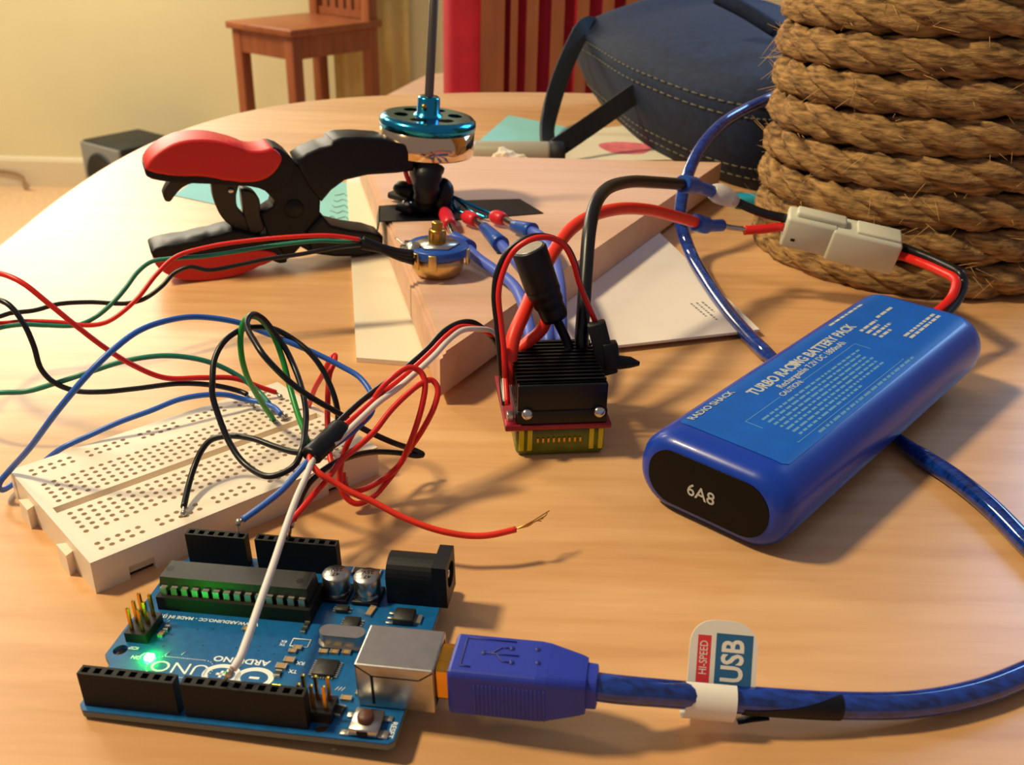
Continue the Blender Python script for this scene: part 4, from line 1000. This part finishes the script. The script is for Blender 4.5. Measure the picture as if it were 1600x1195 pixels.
    fz = (up * math.sin(lean) + bk * math.cos(lean)).normalized(); fo = cpt + bk * 1.6 + up * 2.4
    MF = T4(fo) @ Matrix((dx, fz, dx.cross(fz))).transposed().to_4x4()
    off = 2.4; hf = 6.9; ht = 12.6
    poly = [(off - hf, -2), (off + hf, -2), (off + hf, ht - 6)] + [(off + hf * math.cos(math.radians(a)) ** .7 if math.cos(math.radians(a)) > 0 else off - hf * abs(math.cos(math.radians(a))) ** .7, ht - 6 + 6 * math.sin(math.radians(a)) ** .8) for a in range(10, 180, 10)] + [(off - hf, ht - 6)]
    mb = MB(); mb.prism(poly, -.18, .18, MF); fl = wpart('flag', mb, M_TAGW, tg)
    z = .2
    def quad(x0, y0, x1, y1, m, nm, zz=z):
        wpart(nm, MB().add([(x0, y0, zz), (x1, y0, zz), (x1, y1, zz), (x0, y1, zz)], [(0, 1, 2, 3)], False, MF), m, fl)
    quad(off - 5.3, -.5, off - 2.6, 9.4, M_TAGR, 'red_band'); quad(off - 1.6, -1.5, off + 5.9, 10.0, M_TAGB, 'blue_panel')
    RT = Matrix.Rotation(math.pi / 2, 4, 'Z')
    wpart('speed_lettering', text_mb('HI-SPEED', 2.3, MF @ T4((off - 3.95, 4.9, z + .03)) @ RT, ex=.01, sx=.74), M_TAGW, fl)
    wpart('usb_lettering', text_mb('USB', 6.2, MF @ T4((off + 2.1, 4.6, z + .03)) @ RT, bold=.16, ex=.01, sx=.80), M_TAGW, fl)
usb()

# ================================================================ BREADBOARD
def breadboard():
    L, W, H = 82.5, 54.5, 9.0; c = W / 2; s0 = (L - 29 * 2.54) / 2
    t = thing('breadboard', 'white solderless breadboard with rows of holes beside the circuit board', 'breadboard', (-97.9, 187.5, 0), RZ(0.757))
    mb = MB(); z = H
    def flat(x0, x1, y0, y1, zz=z): mb.add([(x0, y0, zz), (x1, y0, zz), (x1, y1, zz), (x0, y1, zz)], [(0, 1, 2, 3)])
    xe0, xe1 = s0 - 1.27, s0 + 29 * 2.54 + 1.27
    bands = []
    def terminal(y0):
        for r in range(5):
            for i in range(30): hole_cell(mb, xe0 + i * 2.54, xe0 + (i + 1) * 2.54, y0 + r * 2.54, y0 + (r + 1) * 2.54, z, 1.7, .74)
    def rail(y0):
        for r in range(2):
            for i in range(30):
                x0 = xe0 + i * 2.54
                if i % 6 == 5: flat(x0, x0 + 2.54, y0 + r * 2.54, y0 + (r + 1) * 2.54)
                else: hole_cell(mb, x0, x0 + 2.54, y0 + r * 2.54, y0 + (r + 1) * 2.54, z, 1.7, .74)
    yb = [0, c - 24.5, c - 19.42, c - 15.24, c - 2.54, c - 1.5, c + 1.5, c + 2.54, c + 15.24, c + 19.42, c + 24.5, W]
    terminal(c - 15.24); terminal(c + 2.54); rail(c - 24.5); rail(c + 19.42)
    for (a, b) in ((0, 1), (2, 3), (4, 5), (6, 7), (8, 9), (10, 11)): flat(xe0, xe1, yb[a], yb[b])
    for (a, b) in ((0, 5), (6, 11)):
        flat(0, xe0, yb[a], yb[b]); flat(xe1, L, yb[a], yb[b])
    # centre channel
    y0, y1 = c - 1.5, c + 1.5
    xa, xb = 2.0, L - 2.0
    flat(0, xa, y0, y1); flat(xb, L, y0, y1)
    mb.add([(xa, y0, z), (xb, y0, z), (xb, y0, z - 3), (xa, y0, z - 3), (xa, y1, z), (xb, y1, z), (xb, y1, z - 3), (xa, y1, z - 3)], [(0, 1, 2, 3), (4, 7, 6, 5), (3, 2, 6, 7), (0, 3, 7, 4), (1, 5, 6, 2)])
    # core and skirt with notches
    mb.box((1.5, 1.5, .8), (L - 1.5, W - 1.5, 5.4))
    fx = [(0, 0), (8.5, 0), (8.5, 3.6), (15, 3.6), (15, 0), (L - 17, 0), (L - 17, 3.6), (L - 10.5, 3.6), (L - 10.5, 0), (L, 0), (L, z - .02), (0, z - .02)]
    MY = Matrix(((1, 0, 0, 0), (0, 0, -1, 0), (0, 1, 0, 0), (0, 0, 0, 1)))
    mb.prism(fx, -1.5, 0, MY); mb.prism(fx, -W, -W + 1.5, MY)
    sy = [(0, 0), (W, 0), (W, z), (y1, z), (y1, z - 3.5), (y0, z - 3.5), (y0, z), (0, z)]
    MXX = Matrix(((0, 0, 1, 0), (1, 0, 0, 0), (0, 1, 0, 0), (0, 0, 0, 1)))
    sy = [(1.5, 0), (W - 1.5, 0), (W - 1.5, z - .02), (1.5, z - .02)]
    mb.prism(sy, 0, 1.5, MXX); mb.prism(sy, L - 1.5, L, MXX)
    part('body', mb, M_BB, t)
    for y in (14, 40):
        part('side_tab', MB().prism([(0, y - 2.2), (-2.0, y - 3.2), (-2.0, y + 3.2), (0, y + 2.2)], 0, 6.0), M_BB, t)
    part('foam_backing', MB().box((1.6, 1.6, 0.05), (L - 1.6, W - 1.6, .8)), M_CHIP, t)
breadboard()

# ================================================================ JUMPER WIRES
r = 0.82
# three potentiometer wires: leave the pot, run left out of view and come back to the breadboard
wire('sensor_wire', 'long red wire running left from the potentiometer and back to the breadboard',
     [(562, 374, 349), (515, 368, 346), (455, 370, 343), (380, 377, 340), (329, 385, 337), (275, 401, 332), (245, 428, 326), (211, 470, 318), (169, 502, 312), (141, 508, 310), (88, 503, 308), (35, 502, 306), (0, 505, 303), (-60, 500, 290), (-90, 460, 276), (-50, 425, 266), (0, 427, 260), (35, 442, 257), (77, 475, 256), (119, 509, 256), (165, 544, 257), (207, 570, 259), (257, 590, 262), (316, 590, 266), (366, 591, 270), (410, 606, 272), (431, 613, 273)], r, M_RED, 'potentiometer wires',
     ends=[[(431, 613, 273), (438, 620, 272), (447, 628, 8)]])
wire('sensor_wire', 'long teal-green wire running left from the potentiometer and back to the breadboard',
     [(566, 376, 350), (530, 377, 349), (500, 376, 347), (440, 382, 344), (380, 391, 340), (320, 400, 336), (266, 404, 333), (236, 409, 331), (215, 425, 327), (197, 449, 322), (176, 473, 317), (148, 496, 313), (119, 508, 309), (70, 508, 306), (35, 507, 303), (0, 512, 300), (-70, 540, 282), (-90, 590, 262), (-50, 615, 256), (0, 613, 255), (42, 611, 256), (88, 598, 257), (140, 581, 259), (190, 565, 262), (246, 556, 265), (292, 558, 268), (334, 568, 270), (372, 587, 271), (404, 612, 269), (420, 630, 264)], r, M_TGRN, 'potentiometer wires',
     ends=[[(420, 630, 264), (428, 638, 10), (434, 645, 8)]])
wire('sensor_wire', 'long black wire running left from the potentiometer and back to the breadboard',
     [(566, 382, 349), (530, 386, 346), (470, 397, 342), (410, 406, 338), (368, 415, 335), (326, 422, 331), (296, 417, 330), (272, 427, 328), (253, 447, 324), (225, 467, 320), (197, 474, 318), (140, 472, 316), (91, 475, 312), (53, 485, 308), (17, 489, 305), (0, 494, 302), (-60, 505, 290), (-80, 490, 275), (-40, 468, 266), (0, 469, 262), (18, 480, 260), (39, 509, 258), (53, 541, 257), (64, 576, 256), (84, 597, 256), (116, 610, 256), (158, 612, 257), (211, 607, 260), (281, 599, 264), (334, 602, 266), (374, 611, 267), (386, 616, 266)], r, M_BLK, 'potentiometer wires',
     ends=[[(386, 616, 266), (394, 630, 10.5), (400, 640, 8)]])
# sleeved ends at the potentiometer
for i, (k, e) in enumerate(((374, (646, 396)), (378, (646, 402)), (384, (648, 409)))):
    lab = ('upper', 'middle', 'lower')[i]
    mb = MB().tube(spline(px([(566, k, 349.5), (596, 386 + 2 * i, 350), (622, 393 + 4 * i, 350.5), (e[0], e[1], 350.5)]), 6), 1.45, 10)
    single('shrink_sleeve', mb, M_TAPE, lab + ' black heat-shrink sleeve at the potentiometer terminals', 'sleeve', 'potentiometer sleeves')

wire('jumper_wire', 'long blue wire arching over the breadboard and doubling back beneath it',
     [(439, 647, 258), (428, 636, 262), (406, 628, 264), (383, 624, 265), (354, 617, 263), (320, 617, 260), (280, 624, 256), (234, 642, 251), (187, 659, 247), (140, 680, 243), (97, 700, 239.5), (60, 728, 2.0), (23, 754, 2.0), (5, 765, 3.0), (-2, 762, 5), (0, 753, 7), (14, 736, 10), (47, 699, 20), (91, 640, 33), (140, 582, 42), (176, 547, 46), (218, 516, 48), (264, 500, 48), (309, 495, 46), (369, 503, 43), (407, 517, 40), (455, 536, 37), (495, 553, 34), (533, 572, 31), (560, 588, 29), (577, 609, 27), (583, 630, 25.5), (580, 645, 24.5), (566, 661, 24), (544, 680, 23), (515, 700, 23), (482, 720, 24), (462, 742, 22), (440, 766, 20), (410, 790, 18), (379, 812, 16)], r, M_BLU,
     ends=[[(439, 647, 258), (446, 651, 10), (451, 654, 8)], [(379, 812, 16), (373, 816, 15), (372, 836, 12)]])
wire('jumper_wire', 'bright green wire standing in a narrow arch over the breadboard',
     [(427, 655, 9.4), (416, 639, 15), (401, 616, 22), (385, 585, 31), (377, 553, 38), (376, 524, 43), (380, 506, 46), (387, 496, 47.5), (403, 496, 46), (418, 510, 43), (430, 530, 40), (443, 566, 35), (453, 605, 30), (466, 649, 26), (474, 670, 25), (482, 691, 24), (492, 700, 23)], r, M_GRN,
     ends=[[(425, 652, 10), (427, 656, 9), (428, 660, 7)]])
wire('jumper_wire', 'long black wire coiled in a big loop above the breadboard',
     [(458, 812, 16), (466, 788, 17), (482, 756, 19), (510, 731, 20), (542, 715, 18), (584, 706, 14), (627, 708, 10), (652, 712, 8.5), (660, 710, 8.5), (647, 703, 10), (613, 691, 15), (570, 671, 20), (528, 645, 26), (485, 620, 32), (458, 601, 36), (435, 580, 40), (412, 555, 44), (397, 532, 46), (388, 516, 47), (386, 502, 48), (395, 491, 48.5), (411, 498, 46), (428, 519, 42), (445, 543, 38), (460, 574, 34), (472, 609, 31), (478, 643, 28), (476, 678, 26), (472, 702, 25), (459, 728, 22), (422, 744, 20), (383, 725, 20), (360, 694, 23), (343, 654, 28), (332, 617, 33), (332, 595, 36), (335, 562, 40), (349, 535, 43), (374, 516, 44), (401, 511, 43), (428, 514, 41), (455, 528, 38), (484, 551, 35), (503, 576, 31), (515, 600, 27), (524, 625, 23), (528, 648, 19), (526, 668, 16), (520, 690, 12), (516, 704, 10)], r, M_BLK,
     ends=[[(458, 812, 16), (455, 820, 15), (452, 838, 12)]])
wire('jumper_wire', 'short black wire from the heat-shrink sleeve to the near breadboard rail',
     [(496, 700, 25), (480, 706, 24), (459, 706, 23), (428, 697, 22.5), (394, 685, 22.5), (357, 681, 21.5), (330, 687, 20), (316, 702, 18), (304, 728, 15), (295, 757, 12.5), (287, 792, 10.4)], r, M_BLK,
     ends=[[(287, 790, 10.6), (287, 802, 9.6), (288, 808, 8)]])
wire('jumper_wire', 'short red wire arching between two breadboard rows',
     [(483, 632, 10), (492, 607, 18), (507, 580, 26), (517, 560, 30.5), (523, 555, 31), (522, 566, 30), (515, 584, 27.5), (512, 627, 21), (512, 666, 16), (515, 710, 11), (518, 724, 9.6)], r, M_RED,
     ends=[[(483, 632, 10), (482, 636, 9), (482, 639, 7)], [(518, 722, 9.8), (519, 727, 9), (519, 730, 7)]])
wire('jumper_wire', 'red wire coiled twice beside the breadboard corner',
     [(449, 820, 15.5), (470, 797, 17), (494, 768, 18.5), (516, 742, 20), (534, 718, 21.5), (560, 697, 22.5), (584, 675, 24.5), (610, 642, 28), (636, 616, 31), (658, 599, 33), (675, 594, 33), (684, 607, 31), (679, 634, 27), (658, 675, 20), (636, 707, 14), (621, 731, 10), (601, 757, 6), (584, 775, 4), (558, 787, 3), (540, 776, 5), (531, 752, 9), (535, 716, 15), (549, 681, 21), (570, 649, 26), (592, 612, 32), (614, 589, 35.5), (640, 574, 37), (657, 581, 35.5), (664, 598, 33), (660, 631, 28), (647, 675, 21), (636, 703, 16), (625, 725, 12), (597, 749, 8), (566, 765, 6), (546, 766, 6), (537, 752, 8), (536, 738, 10)], r, M_RED,
     ends=[[(449, 820, 15.5), (447, 826, 15), (446, 840, 12)]])
wire('jumper_wire', 'white wire reaching down to the front pin header',
     [(512, 690, 24), (496, 708, 24), (486, 725, 24), (477, 747, 23), (464, 776, 22), (446, 825, 20.5), (429, 876, 19.5), (407, 939, 18.5), (385, 1002, 17.5), (373, 1032, 17), (364, 1045, 16.5)], r, M_WHT,
     ends=[[(366, 1042, 16.7), (358, 1052, 15.6), (349, 1066, 12.0)]])
t = wire('jumper_wire', 'loose orange-red wire with frayed bare end lying on the table',
     [(500, 700, 25), (488, 708, 25), (484, 716, 24.5), (488, 727, 23.5), (501, 741, 22), (523, 754, 20), (549, 769, 18), (581, 783, 16), (627, 807, 13), (670, 824, 11), (700, 832, 10), (735, 837, 9), (765, 836, 9), (806, 827, 9.5)], r, M_ORED)
for k in range(5):
    q = px([(804, 827, 9.5), (825, 822 - k, 9.8 + .3 * k), (838 + 4 * k, 815 - 3 * k + random.uniform(-3, 3), 9.5 + .5 * k), (846 + 3 * k, 814 - 4 * k, 9.5 + .5 * k)]); wpart('copper_strand', MB().tube(spline(q, 4), .16, 4), M_BRASS, t)
# servo lead from controller to the sleeve
for m, lab, pts in ((M_BLK, 'black strand of the three-wire lead between controller and sleeve', [(507, 687, 26), (516, 673, 26.5), (534, 655, 27.5), (562, 629, 29), (590, 607, 31), (620, 586, 33), (647, 564, 35), (670, 543, 37), (692, 519, 39.5), (717, 505, 40), (736, 503, 39), (752, 511, 36.5), (771, 529, 32), (781, 550, 27), (783, 585, 20.5), (788, 632, 14.5)]),
                    (M_RED, 'red strand of the three-wire lead between controller and sleeve', [(514, 690, 26), (523, 679, 26), (541, 663, 27), (562, 645, 28.5), (590, 620, 30.5), (620, 597, 32.5), (647, 575, 34.5), (676, 548, 37), (697, 526, 39), (719, 511, 39.5), (740, 512, 38), (758, 517, 35.5), (774, 528, 32), (784, 545, 28), (789, 580, 22), (793, 632, 15)]),
                    (M_WHT, 'white strand of the three-wire lead between controller and sleeve', [(520, 694, 25.5), (530, 686, 25.5), (547, 670, 26.5), (568, 650, 28), (592, 628, 30), (622, 606, 32), (650, 582, 34), (680, 554, 36.5), (700, 532, 38.3), (722, 516, 39), (746, 514, 37.5), (766, 517, 35), (777, 526, 32.5), (785, 540, 29), (788, 575, 22.6), (790, 628, 15.2)])):
    w_ = px(pts); t = thing('signal_lead', lab, 'wire', (w_[0].x, w_[0].y, 0)); wpart('insulation', MB().tube(spline(w_, 8), .85, 10), m, t)
q = spline(px([(484, 714, 24.5), (497, 702, 25), (512, 688, 25.5), (533, 666, 26.5)]), 6)
mb = MB().tube(q, [2.4] + [3.0] * (len(q) - 2) + [2.7], 16, flat=.8); single('heat_shrink_sleeve', mb, M_TAPE, 'short black heat-shrink sleeve bundling the wires over the breadboard', 'sleeve')

# ================================================================ ROPE POST
def rope():
    cx, cy, R = 190.0, 463.0, 74.0; d = 15.2; turns = 14
    t = thing('rope_post', 'thick post wrapped in coarse brown sisal rope', 'rope post', (cx, cy, 0))
    part('core', MB().lathe([(0, 0.2), (R - d * .75, 0.2), (R - d * .75, turns * d - 4), (R - d * .75 - 4, turns * d), (0, turns * d)], 40), M_CORE, t)
    Rc = R - d / 2; rs = 4.6; ro = 3.2; tw = 62.0; per = 210; n = 18
    rnd = random.Random(3)
    for turn in range(turns):
        mb = MB()
        for sidx in range(3):
            vs = []; fs = []
            for i in range(per + 1):
                th = 2 * math.pi * i / per; s_ = (turn + i / per) * 2 * math.pi * Rc
                ph = -2 * math.pi * s_ / tw + sidx * 2 * math.pi / 3
                wob = .5 * math.sin(s_ * .031) + .45 * math.sin(s_ * .073 + 1)
                er = Vector((math.cos(th), math.sin(th), 0)); zc = d * (turn + i / per) - d * .28 + wob * .6
                c = er * (Rc + ro * math.cos(ph) + wob) + Vector((0, 0, zc + ro * math.sin(ph) * 1.05))
                for k in range(n):
                    a = 2 * math.pi * k / n
                    rr_ = rs * (1 + .10 * math.sin(5 * a + s_ * .23 + sidx) + .07 * math.sin(8 * a - s_ * .19 + turn) + .06 * math.sin(2 * a + s_ * .06) + rnd.uniform(-.075, .075) + .06 * math.sin(s_ * .17 + 2 * sidx + turn))
                    vs.append(c + (er * math.cos(a) + Vector((0, 0, 1)) * math.sin(a)) * rr_)
            fs = [(i * n + k, i * n + (k + 1) % n, (i + 1) * n + (k + 1) % n, (i + 1) * n + k) for i in range(per) for k in range(n)]
            mb.add(vs, fs, True)
        mb.v = [(x, y, max(z, .1)) for x, y, z in mb.v]
        part('rope_turn', mb, M_ROPE, t)
    mb = MB()
    for k in range(520):
        th = rnd.uniform(math.pi * .75, math.pi * 1.95); z = rnd.uniform(3, 150); er = Vector((math.cos(th), math.sin(th), 0)); tg = Vector((-er.y, er.x, 0))
        a = er * (R - 1.5) + Vector((0, 0, z)); L_ = rnd.choice((rnd.uniform(2, 6), rnd.uniform(4, 13))); dr = (er * rnd.uniform(.1, .9) + tg * rnd.uniform(-1, 1) + Vector((0, 0, rnd.uniform(-.7, .7)))).normalized(); cu = Vector((rnd.uniform(-1, 1), rnd.uniform(-1, 1), rnd.uniform(-1, 1))) * L_ * .25
        mb.tube([a, a + dr * L_ * .5 + cu * .5, a + dr * L_ + cu], [.13, .11, .05], 3, False)
    mb.v = [(x, y, max(z, .2)) for x, y, z in mb.v]
    part('loose_fibres', mb, M_FIBRE, t, kind='stuff')
rope()

# ================================================================ DENIM BAG
def bag():
    t = thing('denim_bag', 'dark navy denim bag with looped strap lying behind the rope post', 'bag', (110, 680, 0))
    bot = [Vector((64, 805, 0)), Vector((72, 745, 0)), Vector((92, 640, 0)), Vector((138, 556, 0)), Vector((175, 556, 0)), Vector((215, 560, 0))]
    topv = [P(897, 47, 56), P(935, 78, 54), P(1010, 132, 52), P(1100, 190, 50), Vector((165, 545, 50)), Vector((215, 552, 50))]
    topv = [Vector((38, 772, 60)), Vector((50, 724, 59)), Vector((74, 628, 57)), Vector((122, 540, 55)), Vector((168, 545, 54)), Vector((215, 552, 54))]
    B = spline(bot, 8); Tp = spline(topv, 8); D = Vector((.90, .43, 0)); n = len(B)
    prof_n = 0; vs = []; fs = []
    secs = []
    for i in range(n):
        b, tt = B[i], Tp[i]; f = i / (n - 1); depth = 230 * (1 - .45 * f); out = Vector((-.9, -.43, 0))
        s_ = []
        for k in range(7):
            w_ = k / 6; p_ = b.lerp(tt, w_) + out * 6 * math.sin(math.pi * w_); s_.append(p_ + Vector((0, 0, .4)))
        for k in range(1, 9):
            w_ = k / 8; crease = 2.2 * math.sin(9 * w_ + 5 * f) + 1.5 * math.sin(21 * f + 4 * w_)
            s_.append(tt + D * depth * w_ + Vector((0, 0, 26 * math.sin(math.pi * min(1, w_ * .9 + .02)) + crease * math.sin(math.pi * w_) - 8 * w_)))
        e = b + D * depth
        s_.append(e + Vector((10, 4, 25))); s_.append(e + Vector((0, 0, .4)))
        secs.append(s_)
    m_ = len(secs[0]); vs = [p_ for s_ in secs for p_ in s_]
    fs = [(i * m_ + k, i * m_ + (k + 1) % m_, (i + 1) * m_ + (k + 1) % m_, (i + 1) * m_ + k) for i in range(n - 1) for k in range(m_)]
    fs += [tuple(range(m_)), tuple((n - 1) * m_ + k for k in range(m_))]
    mb = MB(); mb.add(vs, fs, True); body = wpart('body', mb, M_DENIM, t)
    # double seams along lower and upper edge of the side panel
    for w_, nm in ((.14, 'seam'), (.26, 'seam'), (.80, 'seam'), (.92, 'seam')):
        mb = MB()
        line = [B[i].lerp(Tp[i], w_) + Vector((-.9, -.43, 0)) * (6 * math.sin(math.pi * w_) + .5) + Vector((0, 0, .4)) for i in range(n)]
        line = spline(line, 5)
        for j in range(0, len(line) - 3, 3): mb.tube([line[j], line[j + 1], line[j + 2]], .42, 4)
        wpart('stitching', mb, M_STITCH, body)
    # piping ridge across the top
    q = [P(1120, -6, 620), P(1160, 14, 612), P(1215, 48, 600)]
    wpart('piping', MB().tube(spline(q, 8), 4.5, 10), M_DENIM, t)
    # looped strap handle
    def ribbon(pts, wd, th, nm):
        q = spline(pts, 10); mb = MB(); vs = []; fs = []
        for i, p_ in enumerate(q):
            tn = (q[min(i + 1, len(q) - 1)] - q[max(i - 1, 0)]).normalized()
            view = (CAMP - p_).normalized(); sd = tn.cross(Vector((.25, -.95, .2))).normalized(); nn = sd.cross(tn).normalized()
            for (a, b_) in ((-1, -1), (1, -1), (1, 1), (-1, 1)): vs.append(p_ + sd * a * wd / 2 + nn * b_ * th / 2)
        for i in range(len(q) - 1):
            for k in range(4): fs.append((i * 4 + k, i * 4 + (k + 1) % 4, (i + 1) * 4 + (k + 1) % 4, (i + 1) * 4 + k))
        fs += [(0, 1, 2, 3), tuple((len(q) - 1) * 4 + k for k in range(4))]
        mb.add(vs, fs); wpart(nm, mb, M_STRAP, t)
    ribbon([P(930, 40, 775), P(912, 44, 745), P(895, 75, 735), P(876, 120, 722), P(862, 165, 700), P(855, 205, 650), P(864, 234, 608), P(880, 224, 612), P(930, 190, 628), P(990, 148, 640), P(1035, 120, 650), P(1062, 104, 690)], 12, 2.2, 'strap')
bag()

mb = MB().rbox((-9, -5, 0), (9, 5, 7), 2, 2, T4((P(1170, 318, 2).x, P(1170, 318, 2).y, 0)))
single('teal_eraser', mb, mat('teal_rubber', '1E9AB8', .5), 'small teal block half hidden behind the rope post', 'eraser')

# ================================================================ WIRE STRIPPER, standing on its edge
def stripper():
    A = P(300, 440, 0); B = P(580, 408, 0); ex = (B - A).normalized(); nrm = Vector((-ex.y, ex.x, 0))   # away from camera
    t = thing('wire_stripper', 'red and black self-adjusting wire stripper standing on its edge left of the block', 'hand tool', (A.x, A.y, 0))
    def cr(x, y): return (200 + x / 3.3333, 130 + y / 3.3333)
    def outline(pts): 
        out = []
        for x, y in pts:
            u_, v_ = cr(x, y); q = onplane(u_, v_, A, nrm); out.append(((q - A).dot(ex), max(q.z, .15)))
        return out
    MP = T4(A) @ Matrix((ex, Vector((0, 0, 1)), nrm)).transposed().to_4x4()   # (along, up, depth)
    def slab(nm, pts, d0, d1, m, bev=1.2, smooth_pts=True, label=None):
        o = outline(pts)
        if smooth_pts: 
            q = spline([(x, y, 0) for x, y in o + [o[0]]], 3)[:-1]; o = [(p_.x, p_.y) for p_ in q]
        bm = bmesh.new(); v0 = [bm.verts.new((x, y, d0)) for x, y in o]; f = bm.faces.new(v0)
        r_ = bmesh.ops.extrude_face_region(bm, geom=[f]); 
        for v in r_['geom']:
            if isinstance(v, bmesh.types.BMVert): v.co.z = d1
        bm.edges.ensure_lookup_table()
        ed = [e for e in bm.edges if abs(e.verts[0].co.z - e.verts[1].co.z) < 1e-6]
        bmesh.ops.bevel(bm, geom=ed, offset=bev, segments=3, profile=.6, affect='EDGES', clamp_overlap=True)
        bm.verts.index_update()
        mb = MB(); mb.add([tuple(v.co) for v in bm.verts], [tuple(v.index for v in f_.verts) for f_ in bm.faces], True, MP); bm.free()
        for i, f_ in enumerate(mb.f):
            if len(f_) > 8: mb.sm[i] = False
        return wpart(nm, mb, m, t, label)
    slab('upper_handle', [(86, 452), (100, 488), (200, 514), (420, 524), (640, 540), (760, 560), (830, 520), (868, 412), (760, 333), (690, 380), (500, 420), (250, 440)], 0, 17, M_PLBLK, 1.5)
    slab('upper_grip', [(90, 445), (110, 400), (180, 340), (270, 302), (380, 290), (480, 300), (570, 328), (640, 350), (700, 348), (752, 336), (800, 382), (780, 440), (725, 492), (650, 514), (540, 508), (400, 486), (250, 478), (140, 466)], -1.2, 18.2, M_PLRED, 4.0, label='red rubber grip')
    slab('frame', [(755, 335), (800, 360), (868, 412), (900, 440), (990, 420), (1060, 520), (1010, 600), (1006, 680), (1060, 742), (1150, 768), (1268, 782), (1300, 880), (1100, 908), (960, 892), (905, 862), (870, 900), (815, 945), (770, 915), (735, 800), (700, 690), (760, 650), (770, 620), (720, 570), (650, 540), (700, 500), (760, 440)], 2, 15, M_PLBLK, 1.2, False)
    slab('upper_jaw', [(880, 402), (930, 368), (1000, 338), (1060, 322), (1068, 298), (1120, 284), (1200, 280), (1330, 288), (1440, 320), (1500, 400), (1490, 458), (1400, 470), (1250, 480), (1130, 508), (1060, 560), (1010, 620), (960, 560), (900, 460)], 0, 17, M_PLBLK, 1.5, False)
    slab('lower_jaw', [(1012, 690), (1060, 742), (1150, 764), (1262, 778), (1330, 800), (1330, 884), (1200, 905), (1080, 905), (960, 890), (930, 780)], 0, 17, M_PLBLK, 1.5, False)
    slab('jaw_ridge', [(1066, 300), (1120, 284), (1200, 279), (1330, 288), (1330, 318), (1180, 318), (1080, 330)], 3, 14, M_PLBLK, .8, False)
    slab('lower_handle', [(118, 880), (150, 858), (300, 832), (440, 800), (560, 772), (640, 790), (740, 815), (800, 870), (830, 930), (790, 940), (700, 905), (500, 930), (250, 950), (150, 935)], 0, 17, M_PLBLK, 1.5)
    slab('lower_grip', [(128, 905), (180, 918), (260, 914), (420, 896), (600, 876), (700, 868), (772, 888), (760, 915), (680, 950), (590, 990), (480, 1020), (390, 1030), (270, 1016), (190, 985), (145, 945)], -1.2, 18.2, M_PLRED, 3.5, label='red rubber grip')
    slab('lever', [(446, 528), (520, 528), (586, 536), (575, 600), (580, 660), (610, 700), (660, 740), (700, 800), (640, 800), (560, 772), (500, 720), (464, 650), (448, 590)], 5, 11, M_PLDRK, .8)
    slab('link_arm', [(600, 570), (660, 580), (695, 620), (700, 700), (720, 780), (650, 800), (620, 720), (605, 640)], 4, 12, M_PLDRK, .8)
    slab('trigger', [(188, 600), (205, 560), (240, 522), (300, 512), (400, 514), (370, 530), (320, 545), (280, 570), (245, 610), (225, 634), (200, 630)], 5, 12, M_PLDRK, 1.0)
    q = onplane(*cr(545, 575), A, nrm); wpart('rivet', MB().lathe([(0, .8), (1.0, .7), (1.3, 0)], 12, T4(q + nrm * 4.6) @ Vector((0, 0, 1)).rotation_difference(-nrm).to_matrix().to_4x4()), M_STEEL, t)
    q = onplane(*cr(870, 660), A, nrm); wpart('pivot', MB().lathe([(0, 1.2), (3.4, 1.1), (4.2, 0)], 20, T4(q + nrm * 1.8) @ Vector((0, 0, 1)).rotation_difference(-nrm).to_matrix().to_4x4()), M_PLBLK, t)
stripper()
